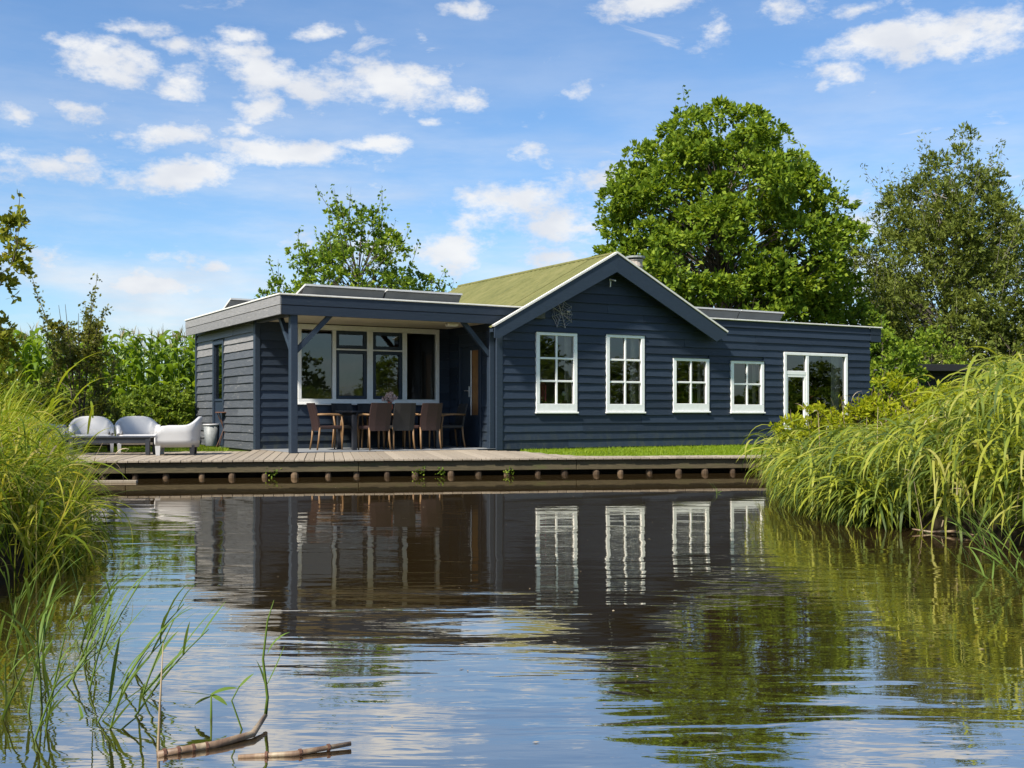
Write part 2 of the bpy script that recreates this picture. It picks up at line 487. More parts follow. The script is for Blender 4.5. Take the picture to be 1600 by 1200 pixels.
class MB:
    """collects simple shapes into one mesh"""
    def __init__(s): s.v = []; s.f = []

    def add(s, V, F):
        b = len(s.v)
        s.v.extend([tuple(x) for x in V]); s.f.extend([tuple(int(i) + b for i in f) for f in F])
        return s

    def box(s, a, b, tw=0.0):
        (x0, y0, z0), (x1, y1, z1) = a, b
        return s.add([(x0, y0, z0), (x1, y0, z0), (x1, y1, z0), (x0, y1, z0), (x0, y0, z1), (x1, y0, z1), (x1, y1, z1), (x0, y1, z1)],
                     [(0, 3, 2, 1), (4, 5, 6, 7), (0, 1, 5, 4), (1, 2, 6, 5), (2, 3, 7, 6), (3, 0, 4, 7)])

    def bbox(s, a, b, c=0.006):
        """box with chamfered edges"""
        x0, y0, z0 = (min(p, q) for p, q in zip(a, b)); x1, y1, z1 = (max(p, q) for p, q in zip(a, b))
        c = min(c, (x1 - x0) * .45, (y1 - y0) * .45, (z1 - z0) * .45)
        V = []; idx = {}
        for ix, X in enumerate((x0, x1)):
            for iy, Yv in enumerate((y0, y1)):
                for iz, Z in enumerate((z0, z1)):
                    sx, sy, sz = (1 if ix == 0 else -1), (1 if iy == 0 else -1), (1 if iz == 0 else -1)
                    for k, p in enumerate(((X, Yv + sy * c, Z + sz * c), (X + sx * c, Yv, Z + sz * c), (X + sx * c, Yv + sy * c, Z))):
                        idx[(ix, iy, iz, k)] = len(V); V.append(p)
        I = lambda *t: idx[t]
        F = []
        for i in (0, 1):
            f = [I(i, 0, 0, 0), I(i, 1, 0, 0), I(i, 1, 1, 0), I(i, 0, 1, 0)]; F.append(f if i else f[::-1])
            f = [I(0, i, 0, 1), I(0, i, 1, 1), I(1, i, 1, 1), I(1, i, 0, 1)]; F.append(f if i else f[::-1])
            f = [I(0, 0, i, 2), I(1, 0, i, 2), I(1, 1, i, 2), I(0, 1, i, 2)]; F.append(f if i else f[::-1])
        for p in (0, 1):
            for q in (0, 1):
                F.append([I(p, q, 0, 0), I(p, q, 1, 0), I(p, q, 1, 1), I(p, q, 0, 1)])
                F.append([I(p, 0, q, 0), I(p, 1, q, 0), I(p, 1, q, 2), I(p, 0, q, 2)])
                F.append([I(0, p, q, 1), I(1, p, q, 1), I(1, p, q, 2), I(0, p, q, 2)])
                for r in (0, 1): F.append([I(p, q, r, 0), I(p, q, r, 1), I(p, q, r, 2)])
        return s.add(V, F)

    def tube(s, pts, rad, n=6, cap=True):
        V, F = tube(pts, rad, n)
        s.add(V, F)
        if cap:
            b = len(s.v) - len(V)
            s.f.append(tuple(b + i for i in range(n))[::-1]); s.f.append(tuple(len(s.v) - n + i for i in range(n)))
        return s

    def beam(s, a, b, w, h, up=(0, 0, 1)):
        """rectangular bar from a to b"""
        a = Vector(a); b = Vector(b); d = (b - a).normalized(); up = Vector(up)
        x = d.cross(up)
        if x.length < 1e-4: x = Vector((1, 0, 0))
        x.normalize(); y = x.cross(d)
        V = []
        for p in (a, b):
            for sx, sy in ((-1, -1), (1, -1), (1, 1), (-1, 1)):
                V.append(p + x * sx * w / 2 + y * sy * h / 2)
        return s.add(V, [(0, 1, 2, 3), (7, 6, 5, 4), (0, 4, 5, 1), (1, 5, 6, 2), (2, 6, 7, 3), (3, 7, 4, 0)])

    def build(s, name, m, parent=None, smooth=False, loc=None):
        return mesh_obj(name, np.array(s.v, dtype=np.float32), s.f, m, parent, smooth, loc)


def tube(pts, rad, n=6):
    pts = np.asarray(pts, float); k = len(pts)
    rad = np.full(k, rad) if np.isscalar(rad) else np.asarray(rad, float)
    t = np.gradient(pts, axis=0); t /= np.linalg.norm(t, axis=1, keepdims=True) + 1e-9
    ref = np.tile([0., 0., 1.], (k, 1))
    ref[np.abs(t[:, 2]) > .9] = [1., 0, 0]
    x = np.cross(t, ref); x /= np.linalg.norm(x, axis=1, keepdims=True) + 1e-9
    for i in range(1, k):
        if np.dot(x[i], x[i - 1]) < 0: x[i] *= -1
    y = np.cross(t, x)
    a = np.arange(n) * 2 * math.pi / n
    V = pts[:, None] + rad[:, None, None] * (np.cos(a)[None, :, None] * x[:, None] + np.sin(a)[None, :, None] * y[:, None])
    F = []
    for i in range(k - 1):
        for j in range(n):
            F.append((i * n + j, i * n + (j + 1) % n, (i + 1) * n + (j + 1) % n, (i + 1) * n + j))
    return V.reshape(-1, 3), np.array(F)


class Acc:
    """accumulates quads as numpy arrays"""
    def __init__(s): s.V = []; s.F = []; s.n = 0

    def add(s, V, F):
        V = np.asarray(V).reshape(-1, 3)
        s.V.append(V); s.F.append(np.asarray(F) + s.n); s.n += len(V)

    def build(s, name, m, parent=None, smooth=False, loc=None):
        return mesh_obj(name, np.concatenate(s.V), np.concatenate(s.F), m, parent, smooth, loc)


def strips(P, az, th0, droop, L, W, K=5, pw=1.4, prof=None, twist=0.0, bend=None):
    """N curved blades: base P, heading az, starting elevation th0, total droop, length L, width W"""
    N = len(P)
    P = np.asarray(P, float)
    pts = [P]
    azk = np.array(az, float)
    for k in range(K):
        f = (k + .5) / K
        th = th0 - droop * f ** pw
        if bend is not None: azk = az + bend * f
        d = np.stack([np.cos(th) * np.cos(azk), np.cos(th) * np.sin(azk), np.sin(th)], 1)
        pts.append(pts[-1] + d * (L / K)[:, None])
    C = np.stack(pts, 1)
    if prof is None:
        prof = np.array([math.sin(math.pi * (0.16 + 0.84 * i / K)) ** 0.75 if i < K else 0.03 for i in range(K + 1)])
    tw = az + math.pi / 2
    side = np.stack([np.cos(tw), np.sin(tw), np.zeros(N)], 1)
    if np.any(twist):
        side[:, 2] += twist * np.ones(N)
        side /= np.linalg.norm(side, axis=1, keepdims=True)
    hw = (W[:, None] * prof[None] / 2)[..., None]
    A = C - side[:, None] * hw; B = C + side[:, None] * hw
    V = np.stack([A, B], 2).reshape(-1, 3)
    base = (np.arange(N) * (K + 1) * 2)[:, None]
    kk = np.arange(K)[None] * 2
    F = np.stack([base + kk, base + kk + 1, base + kk + 3, base + kk + 2], -1).reshape(-1, 4)
    return V, F, C


def leaves(P, nrm, size, aspect=0.6, rg=rng, fold=0.0):
    """diamond leaves at P facing nrm, random roll"""
    N = len(P)
    nrm = nrm / (np.linalg.norm(nrm, axis=1, keepdims=True) + 1e-9)
    r = rg.normal(size=(N, 3))
    x = np.cross(nrm, r); x /= np.linalg.norm(x, axis=1, keepdims=True) + 1e-9
    y = np.cross(nrm, x)
    s = np.asarray(size).reshape(-1, 1) * np.ones((N, 1))
    V = np.stack([P - y * s * .5, P + x * s * aspect * .5 - y * s * .05, P + y * s * .5, P - x * s * aspect * .5 - y * s * .05], 1)
    V = V.reshape(-1, 3)
    F = np.arange(N * 4).reshape(-1, 4)
    return V, F


def leaves_dir(P, ax, nrm, size, aspect=0.5):
    """leaves that start at P and point along ax"""
    ax = ax / (np.linalg.norm(ax, axis=1, keepdims=True) + 1e-9)
    x = np.cross(ax, nrm); x /= np.linalg.norm(x, axis=1, keepdims=True) + 1e-9
    s = np.asarray(size).reshape(-1, 1)
    V = np.stack([P, P + ax * s * .55 + x * s * aspect * .5, P + ax * s, P + ax * s * .55 - x * s * aspect * .5], 1).reshape(-1, 3)
    return V, np.arange(len(P) * 4).reshape(-1, 4)


def unit(v): return v / (np.linalg.norm(v, axis=-1, keepdims=True) + 1e-9)


# ------------------------------------------------------------------ frames of reference
ANG = R(30.5)
UX = np.array([math.cos(ANG), math.sin(ANG), 0.]); VX = np.array([-math.sin(ANG), math.cos(ANG), 0.])
P0 = np.array([-3.861, 19.35, DECK])


def W(u, v, z=0.0): return P0 + UX * u + VX * v + np.array([0, 0, z])


def on_ground(x, y, z=DECK):
    """the spot on height z seen at photograph pixel x, y"""
    d = np.array([(x - 800) / FPX, 1, -(y - 643) / FPX]); t = (z - EYE) / d[2]
    return np.array([0, 0, EYE]) + d * t


def at(x, y, Y): return np.array([(x - 800) / FPX * Y, Y, EYE - (y - 643) / FPX * Y])


E0 = np.array([-5.815, 16.34]); EE = np.array([.9862, .1658]); EN = np.array([-.1658, .9862])

# ------------------------------------------------------------------ ground and water
POND = np.array([(-2.75, 2.0), (-2.75, 6.0), (-2.9, 7.0), (-3.6, 9.0), (-4.5, 11.0), (-5.7, 13.5), (-7.2, 15.6), (-9.0, 16.4), (-9.0, 16.9),
                 (-5.9, 17.1), (-2.4, 17.6), (1.0, 18.15), (3.9, 18.6), (4.9, 18.0), (4.1, 15.4), (3.55, 13.2), (3.35, 12.0), (3.2, 10.5), (3.35, 9.3), (3.75, 8.0), (3.9, 6.5), (4.3, 3.0),
                 (4.5, -4.0), (-2.9, -4.0)])


def pond_sd(x, y):
    """signed distance to the pond outline, negative in the water"""
    p = np.stack([x, y], -1)
    d = np.full(x.shape, 1e9); ins = np.zeros(x.shape, bool)
    n = len(POND)
    for i in range(n):
        a = POND[i]; b = POND[(i + 1) % n]
        ab = b - a
        t = np.clip(((p - a) @ ab) / (ab @ ab), 0, 1)
        d = np.minimum(d, np.linalg.norm(p - (a + t[..., None] * ab), axis=-1))
        c = ((a[1] > y) != (b[1] > y)) & (x < (b[0] - a[0]) * (y - a[1]) / (b[1] - a[1] + 1e-12) + a[0])
        ins ^= c
    return np.where(ins, -d, d)


def ground_z(x, y):
    sd_ = pond_sd(x, y)
    t = np.clip((sd_ + .35) / .75, 0, 1); t = t * t * (3 - 2 * t)
    z = -.7 + t * (.7 + .228)
    return z + .02 * np.sin(x * 1.7 + 1) * np.cos(y * 1.3) * np.clip(sd_ - 1.5, 0, 1) * 0.6


def build_ground():
    def axis(lo, hi, step, far):
        core = np.arange(lo, hi + 1e-6, step)
        ext = []; s = step; x = hi
        while x < far:
            s *= 1.45; x += s; ext.append(x)
        e2 = []; s = step; x = lo
        while x > -far:
            s *= 1.45; x -= s; e2.append(x)
        return np.array(e2[::-1] + list(core) + ext)
    xs = axis(-12, 10, .22, 900); ys = axis(-5, 24, .22, 900)
    X, Yg = np.meshgrid(xs, ys)
    Z = ground_z(X, Yg)
    V = np.stack([X, Yg, Z], -1).reshape(-1, 3)
    w = len(xs)
    i = np.arange((len(ys) - 1) * (w - 1)); r = i // (w - 1); c = i % (w - 1)
    a = r * w + c
    F = np.stack([a, a + 1, a + w + 1, a + w], 1)
    o = mesh_obj('ground', V, F, 'ground', smooth=True)
    struct(o)
    wv = [(-12, -6, 0), (8, -6, 0), (8, 21, 0), (-12, 21, 0)]
    struct(mesh_obj('water', wv, [(0, 1, 2, 3)], 'water'))


build_ground()


# ------------------------------------------------------------------ house
house = empty('house', P0, ANG)
tag(house, 'low navy timber bungalow with white windows and a green gabled roof', 'house')
V_WIN = 2.0       # porch window wall
U_SIDE = -0.03    # left side wall
V_REAR = 6.35
U_WING = 4.15     # left wall of the gabled wing
U_END = 14.59
EAVE = 2.43       # underside of the flat roof edge
TOP = 2.775


def siding(wall, mapf, courses, segs_of, m, seed, joint=3.6, lap=0.02):
    """lapped boards: mapf(s, out, z); segs_of(z0, z1) gives (s0 bottom, s0 top, s1 bottom, s1 top)"""
    rg = random.Random(seed)
    for z0, z1 in courses:
        for (a0, a1, b0, b1) in segs_of(z0, z1):
            cuts = []
            s = max(a0, a1) + rg.uniform(.9, joint)
            while s < min(b0, b1) - .8:
                cuts.append(s); s += rg.uniform(joint * .7, joint * 1.2)
            edges = [(a0, a1)] + [(c, c) for c in cuts] + [(b0, b1)]
            for (p0, p1), (q0, q1) in zip(edges[:-1], edges[1:]):
                g = .0015
                n = max(2, min(8, int(abs(q0 - p0) / .4) + 2))
                tilt = rg.uniform(-.004, .004); dz = rg.uniform(-.004, .004); lo = .043 + rg.uniform(-.005, .006)
                V = []
                for i in range(n + 1):
                    t = i / n
                    sb = p0 + g + (q0 - p0 - 2 * g) * t; st = p1 + g + (q1 - p1 - 2 * g) * t
                    jz = dz + tilt * (t - .5) + rg.uniform(-.0035, .0035); jo = rg.uniform(-.003, .003)
                    V += [mapf(sb, lo + jo, z0 + jz), mapf(sb, .002, z0 + jz), mapf(st, .002, z1 + lap), mapf(st, .012 + jo * .5, z1 + lap)]
                F = []
                for i in range(n):
                    a = i * 4; b = a + 4
                    F += [(a, b, b + 3, a + 3), (a + 1, b + 1, b, a), (a + 3, b + 3, b + 2, a + 2)]
                F += [(0, 3, 2, 1), (n * 4, n * 4 + 1, n * 4 + 2, n * 4 + 3)]
                mm = m(z0) if callable(m) else m
                mesh_obj('siding_board', V, F, mm, wall)


def core_wall(name, mapf, s0, s1, z0, z1, holes, thick=0.10, m='navy_trim'):
    """wall sheet with rectangular openings, thick towards the inside"""
    ss = sorted({s0, s1, *[h[0] for h in holes], *[h[1] for h in holes]}); zs = sorted({z0, z1, *[h[2] for h in holes], *[h[3] for h in holes]})
    mb = MB()
    for a, b in zip(ss[:-1], ss[1:]):
        for c, d in zip(zs[:-1], zs[1:]):
            if any(h[0] <= a + 1e-6 and b <= h[1] + 1e-6 and h[2] <= c + 1e-6 and d <= h[3] + 1e-6 for h in holes): continue
            V = [mapf(a, 0, c), mapf(b, 0, c), mapf(b, 0, d), mapf(a, 0, d), mapf(a, -thick, c), mapf(b, -thick, c), mapf(b, -thick, d), mapf(a, -thick, d)]
            mb.add(V, [(0, 1, 2, 3), (7, 6, 5, 4)])
    # reveals of the openings and the outer edge
    for h in holes + [(s0, s1, z0, z1)]:
        q = [(h[0], h[2]), (h[1], h[2]), (h[1], h[3]), (h[0], h[3])]
        for i in range(4):
            (a, c), (b, d) = q[i], q[(i + 1) % 4]
            mb.add([mapf(a, 0, c), mapf(b, 0, d), mapf(b, -thick, d), mapf(a, -thick, c)], [(0, 1, 2, 3)])
    return mb.build(name, m, house)


def split(s0, s1, z0, z1, holes):
    """free intervals of a course"""
    cut = sorted((h[0], h[1]) for h in holes if h[2] < z1 - .01 and h[3] > z0 + .01)
    out = []; s = s0
    for a, b in cut:
        if a - s > .03: out.append((s, s, a, a))
        s = max(s, b)
    if s1 - s > .03: out.append((s, s, s1, s1))
    return out


def courses(z0, z1, h):
    n = max(1, round((z1 - z0) / h)); st = (z1 - z0) / n
    return [(z0 + i * st, z0 + (i + 1) * st) for i in range(n)]


# ---- front wall of the wing
mf = lambda s, o, z: (s, -o, z)
WINS = [(5.015, 5.997, .729, 2.323), (6.724, 7.71, .729, 2.334), (8.486, 9.488, .742, 1.89), (10.118, 11.105, .725, 1.868), (11.728, 13.795, .30, 2.107)]
wall_f = core_wall('wall', mf, U_WING, U_END, -.05, TOP - .01, WINS)
holes = [(a - .012, b + .012, c - .03, d + .012) for a, b, c, d in WINS]
APU, APZ, VR = 6.79, 3.97, -0.30
LT = (3.90, 2.36); RT = (9.74, 2.46)
kl = (APZ - LT[1]) / (APU - LT[0]); kr = (APZ - RT[1]) / (RT[0] - APU)


def roof_z(u): return APZ - kl * (APU - u) if u < APU else APZ - kr * (u - APU)


low = courses(.0, 2.30, .166)
siding(wall_f, mf, low, lambda z0, z1: split(U_WING + .10, U_END, z0, z1, holes), 'navy', 3)
mid = courses(2.30, TOP, .17)
under = .20


def seg_mid(z0, z1):
    # left of the roof slope these courses are hidden behind the rake
    a0 = APU - (APZ - under - z0) / kl; a1 = APU - (APZ - under - z1) / kl
    return [(max(U_WING + .1, a0), max(U_WING + .1, a1), U_END + .0, U_END + .0)]


siding(wall_f, mf, mid, lambda z0, z1: [(s0, s1, e0, e1) for s0, s1, e0, e1 in seg_mid(z0, z1)], 'navy', 5)


def seg_gable(z0, z1):
    z1 = min(z1 + .02, APZ - under - .01)
    return [(APU - (APZ - under - z0) / kl, APU - (APZ - under - z1) / kl, APU + (APZ - under - z0) / kr, APU + (APZ - under - z1) / kr)]


gab = courses(TOP, 3.74, .205)
gw = MB().add([(APU - (APZ - .05 - TOP) / kl, .0, TOP - .01), (APU + (APZ - .05 - TOP) / kr, .0, TOP - .01), (APU, .0, APZ - .05),
               (APU - (APZ - .05 - TOP) / kl, .1, TOP - .01), (APU + (APZ - .05 - TOP) / kr, .1, TOP - .01), (APU, .1, APZ - .05)],
              [(0, 1, 2), (5, 4, 3), (0, 3, 4, 1), (1, 4, 5, 2), (2, 5, 3, 0)]).build('gable_wall', 'navy_trim', house)
siding(gw, mf, gab, seg_gable, 'navy', 8, 3.0)
# wing return wall with the door (faces the porch)
mw = lambda s, o, z: (U_WING - o, s, z)
DV0, DV1 = 0.62, 1.56
dh = [(DV0, DV1, .02, 2.12)]
wall_w = core_wall('wall', mw, 0.0, V_WIN, -.05, TOP - .02, dh)
siding(wall_w, mw, courses(0, 2.66, .166), lambda z0, z1: split(.10, V_WIN - .01, z0, z1, [(DV0 - .06, DV1 + .06, 0, 2.18)]), 'navy', 11)
# porch window wall
mp = lambda s, o, z: (s, V_WIN - o, z)
PW = (.775, 3.86, .897, 2.45)
wall_p = core_wall('wall', mp, U_SIDE, U_WING, -.05, 2.66, [PW])
siding(wall_p, mp, courses(0, 2.44, .163), lambda z0, z1: split(U_SIDE + .06, U_WING - .04, z0, z1, [(PW[0] - .01, PW[1] + .01, PW[2] - .02, PW[3] + .3)]), 'navy', 13)
# left side wall
ms = lambda s, o, z: (U_SIDE - o, V_REAR - s + V_WIN, z)
side_len0, side_len1 = V_WIN, V_REAR
SD = (V_REAR - 4.95 + V_WIN, V_REAR - 4.12 + V_WIN, .02, 2.24)
wall_s = core_wall('wall', ms, V_WIN, V_REAR, -.05, 2.66, [SD])


def side_m(z0): return 'weathered_pale' if z0 > 1.9 else 'weathered'


siding(wall_s, ms, courses(0, 2.60, .163), lambda z0, z1: split(V_WIN + .08, V_REAR - .07, z0, z1, [(SD[0] - .01, SD[1] + .01, 0, 2.25)]), side_m, 17)
# rear and right-end walls close the building
MB().box((U_SIDE, V_REAR - .1, -.05), (U_WING + .5, V_REAR, 2.66)).build('rear_wall', 'navy_trim', house)
MB().box((U_WING + .5, 6.45, -.05), (U_END, 6.55, TOP - .02)).build('rear_wall', 'navy_trim', house)
me_ = lambda s, o, z: (U_END + o, s, z)
wall_e = core_wall('wall', me_, 0.0, 6.55, -.05, TOP - .03, [])
siding(wall_e, me_, courses(0, 2.43, .166), lambda z0, z1: [(.02, .02, 6.5, 6.5)], 'navy', 19)
# corner boards and posts
for nm, a, b in (('corner_board', (U_WING - .05, -.05, -.02), (U_WING + .095, -.002, 2.40)), ('corner_board', (U_WING - .045, -.001, -.02), (U_WING - .005, .095, 2.62)),
                 ('corner_board', (U_SIDE - .048, V_WIN - .05, -.02), (U_SIDE + .055, V_WIN + .07, 2.60)), ('corner_board', (U_SIDE - .05, V_REAR - .065, -.02), (U_SIDE + .03, V_REAR + .04, 2.60))):
    MB().bbox(a, b, .006).build(nm, 'navy_trim', house)
MB().bbox((-.065, -.065, .0), (.065, .065, EAVE + .1), .008).build('porch_post', 'navy_trim', house)
MB().bbox((U_WING - .175, .0, .0), (U_WING - .055, .12, EAVE + .1), .008).build('porch_post', 'navy_trim', house)
MB().beam((.05, .0, 1.80), (.70, .0, EAVE + .04), .085, .07, (0, 1, 0)).build('porch_brace', 'navy_trim', house)
MB().beam((U_WING - .12, .06, 1.80), (U_WING - .74, .06, EAVE + .04), .085, .07, (0, 1, 0)).build('porch_brace', 'navy_trim', house)
MB().beam((.0, .05, 1.80), (.0, .70, EAVE + .04), .085, .07, (1, 0, 0)).build('porch_brace', 'navy_trim', house)
MB().bbox((-.06, .07, EAVE + .0), (.06, V_WIN - .06, EAVE + .12), .005).build('porch_beam', 'weathered', house)
MB().bbox((-.1, -.055, EAVE + .10), (U_WING, .055, EAVE + .22), .005).build('porch_beam', 'navy_trim', house)

# ---- porch ceiling, lamp, floor
for i in range(4):
    a = .08 + i * 1.0
    MB().bbox((a + .006, .07, 2.468), (a + .994, V_WIN - .002, 2.49), .003).build('ceiling_panel', 'cream_ceiling', house)
MB().bbox((3.30, .42, 2.40), (3.52, .60, 2.467), .02).build('ceiling_lamp', 'white_paint', house)
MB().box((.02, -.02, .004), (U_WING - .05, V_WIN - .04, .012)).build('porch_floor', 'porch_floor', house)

# ---- flat roofs with two-board fascias and pale trim
FU0, FV0, FV1 = -.285, -.12, V_REAR + .08
flat = MB()
flat.box((FU0 + .03, FV0 + .03, 2.59), (5.2, FV1 - .03, TOP - .02))
flat_roof = flat.build('flat_roof', 'flat_roof', house)
hz = (TOP - EAVE) / 2


def fascia(a, b, m):
    """two boards stacked along a line"""
    for k in range(2):
        z0 = EAVE + k * hz; z1 = z0 + hz - .006
        off = 0.0 if k else .006
        if a[1] == b[1]:
            MB().bbox((a[0], a[1] + off, z0), (b[0], a[1] + .032, z1), .005).build('fascia_board', m, flat_roof)
        else:
            MB().bbox((a[0] + off, a[1], z0), (a[0] + .032, b[1], z1), .005).build('fascia_board', m, flat_roof)


fascia((FU0 + .034, FV0), (4.62, FV0), 'navy')
fascia((FU0, FV0), (FU0, FV1), 'weathered_pale')
MB().bbox((FU0 - .02, FV0 - .02, TOP - .004), (4.72, FV0 + .06, TOP + .026), .006).build('roof_trim', 'roof_trim', flat_roof)
MB().bbox((FU0 - .02, FV0 + .062, TOP - .004), (FU0 + .06, FV1, TOP + .026), .006).build('roof_trim', 'roof_trim', flat_roof)
# right wing flat roof
fr2 = MB().box((8.6, .02, 2.62), (U_END + .36, 6.6, TOP - .012)).build('flat_roof', 'flat_roof', house)
MB().bbox((8.9, -.075, TOP - .004), (U_END + .40, .03, TOP + .026), .006).build('roof_trim', 'roof_trim', fr2)
MB().bbox((U_END + .33, .032, TOP - .004), (U_END + .40, 6.6, TOP + .026), .006).build('roof_trim', 'roof_trim', fr2)
for k in range(2):
    z0 = EAVE + k * hz
    MB().bbox((U_END + .01, -.045 + (0 if k else .006), z0), (U_END + .38, -.012, z0 + hz - .006), .005).build('fascia_board', 'navy', fr2)
    MB().bbox((U_END + .348, -.011, z0), (U_END + .38, 6.6, z0 + hz - .006), .005).build('fascia_board', 'navy', fr2)
MB().box((U_END + .036, -.011, EAVE + .05), (U_END + .347, 6.58, EAVE + .07)).build('soffit', 'navy_trim', fr2)

# ---- gabled roof of corrugated sheets, rakes
roof = MB()
V_B = 6.65


def slope_sheet(u_top, u_bot, v0, v1, side):
    """one corrugated sheet with ribs running down the slope"""
    nv = max(4, int((v1 - v0) / .05))
    V = []; F = []
    for i in range(nv + 1):
        v = v0 + (v1 - v0) * i / nv
        w = .012 * math.sin(2 * math.pi * v / .177)
        for u in (u_top, u_bot):
            V.append((u, v, roof_z(u) + w + .012))
    for i in range(nv):
        a = i * 2
        F.append((a, a + 1, a + 3, a + 2) if side > 0 else (a, a + 2, a + 3, a + 1))
    return V, F


def roof_slab(mb, ul, ur, v0, v1):
    L_, R_ = (ul, roof_z(ul)), (ur, roof_z(ur))
    return mb.add([(APU, v0, APZ - .03), (L_[0], v0, L_[1] - .03), (APU, v1, APZ - .03), (L_[0], v1, L_[1] - .03), (R_[0], v0, R_[1] - .03), (R_[0], v1, R_[1] - .03),
                   (APU, v0, APZ - .09), (L_[0], v0, L_[1] - .09), (APU, v1, APZ - .09), (L_[0], v1, L_[1] - .09), (R_[0], v0, R_[1] - .09), (R_[0], v1, R_[1] - .09)],
                  [(0, 2, 3, 1), (0, 4, 5, 2), (6, 7, 9, 8), (6, 8, 11, 10), (1, 3, 9, 7), (4, 10, 11, 5), (2, 8, 9, 3), (2, 5, 11, 8)])


rf = roof_slab(roof_slab(MB(), LT[0], RT[0], VR + .03, -.135), 4.62, 9.16, -.134, V_B).build('gable_roof', 'navy_trim', house)
NS = 8
for i in range(NS):
    a = VR - .01 + (V_B - VR) * i / NS; b = VR - .01 + (V_B - VR) * (i + 1) / NS + .03
    for side, ut, ub in ((-1, APU, 4.60), (1, APU, 9.18)):
        V, F = slope_sheet(ut, ub, a, b, side)
        V = [(x, y, z + (.003 * (i % 2))) for x, y, z in V]
        mesh_obj('roof_sheet', V, F, 'mossy_roof', rf, smooth=True)
for side, ut, ub in ((-1, 4.62, LT[0] - .02), (1, 9.16, RT[0] + .02)):
    V, F = slope_sheet(ut, ub, VR - .01, -.135 if side < 0 else -.05, side)
    mesh_obj('roof_sheet', V, F, 'mossy_roof', rf, smooth=True)
MB().tube([(APU, VR + .03, APZ + .01), (APU, V_B, APZ + .01)], .045, 8).build('ridge_cap', 'mossy_roof', rf)


def rake(tip, k, sgn):
    """bargeboard: sloping plank with a plumb cut at the foot"""
    wv = .335
    u0, z0 = APU, APZ
    u1, z1 = tip
    ub = u1 - sgn * .17 if sgn > 0 else u1
    V = []
    for v in (VR - .035, VR):
        V += [(u0, v, z0), (u1, v, z1), (u1 - sgn * .0, v, z1 - .06 if sgn > 0 else z1 - .21), (u1 - sgn * .29, v, z1 - .22 + .29 * k - .13) if sgn > 0 else (u1 + .10, v, z1 - .215), (u0, v, z0 - wv - .035)]
    n = 5
    F = [tuple(range(n))[::-1], tuple(range(n, 2 * n))] + [(i, (i + 1) % n, (i + 1) % n + n, i + n) for i in range(n)]
    mesh_obj('bargeboard', V, F, 'navy_trim', rf)
    t = MB().beam((u0, VR - .01, z0 + .028), (u1 + sgn * .025, VR - .01, z1 + .018), .09, .035, (0, 0, 1))
    t.build('verge_trim', 'roof_trim', rf)


rake(LT, kl, -1)
rake(RT, kr, 1)
# chimney behind the ridge, stacked rings and a cap
CHIM, CHZ = (7.96, .6), 4.11
CHU, CHV = CHIM
cz = CHZ - .44
chim = MB().tube([(CHU, CHV, roof_z(CHU) - .15), (CHU, CHV, cz + .37)], .15, 14).build('chimney', 'brick_pale', rf, smooth=False)
for k in range(3):
    MB().tube([(CHU, CHV, cz + .08 + k * .13), (CHU, CHV, cz + .11 + k * .13)], .165, 14).build('chimney_ring', 'brick_pale', house)
MB().tube([(CHU, CHV, cz + .40), (CHU, CHV, cz + .44)], .21, 14).build('chimney_cap', 'zinc', house)
MB().tube([(APU - .02, VR - .0, APZ - .55), (APU - .02, -.10, APZ - .50), (APU - .02, -.13, APZ - .56), (APU - .02, -.12, APZ - .66)], .014, 6).build('hook', 'white_paint', house)


# ---- windows
def pane(parent, s0, s1, z0, z1, v):
    mesh_obj('pane', [(s0, v, z0), (s1, v, z0), (s1, v, z1), (s0, v, z1)], [(0, 1, 2, 3)], 'glass', parent)


def frame_mesh(s0, s1, z0, z1, v0, v1, w, wb=None, wt=None):
    wb = wb or w; wt = wt or w
    return (MB().bbox((s0, v0, z0), (s1, v1, z0 + wb), .005).bbox((s0, v0, z1 - wt), (s1, v1, z1), .005)
            .bbox((s0, v0, z0 + wb), (s0 + w, v1, z1 - wt), .005).bbox((s1 - w, v0, z0 + wb), (s1, v1, z1 - wt), .005))


for i, (a, b, c, d) in enumerate(WINS[:4]):
    rows = 3 if i < 2 else 2
    # the right jamb shows wider than the left one, the bottom rail is deep
    wfrm = frame_mesh(a, b, c, d, -.055, .05, .085, .16 if rows == 3 else .165, .06).build('window', 'white_paint', house)
    ia, ib, ic, id_ = a + .085, b - .085, c + (.16 if rows == 3 else .165), d - .06
    ms_ = (ia + ib) / 2
    MB().bbox((ms_ - .02, -.04, ic), (ms_ + .02, -.01, id_), .004).build('glazing_bar', 'white_paint', wfrm)
    for r in range(1, rows):
        zz = ic + (id_ - ic) * r / rows
        MB().bbox((ia, -.038, zz - .02), (ms_ - .021, -.012, zz + .02), .004).build('glazing_bar', 'white_paint', wfrm)
        MB().bbox((ms_ + .021, -.038, zz - .02), (ib, -.012, zz + .02), .004).build('glazing_bar', 'white_paint', wfrm)
    for r in range(rows):
        z0 = ic + (id_ - ic) * r / rows; z1 = ic + (id_ - ic) * (r + 1) / rows
        for p, q in ((ia, ms_), (ms_, ib)):
            pane(wfrm, p, q, z0, z1, -.008)
    MB().bbox((a - .02, -.085, c - .035), (b + .02, -.002, c - .002), .006).build('window_sill', 'white_paint', wfrm)
    MB().bbox((a - .015, -.075, d + .002), (b + .015, -.002, d + .02), .004).build('drip_cap', 'navy_trim', wfrm)
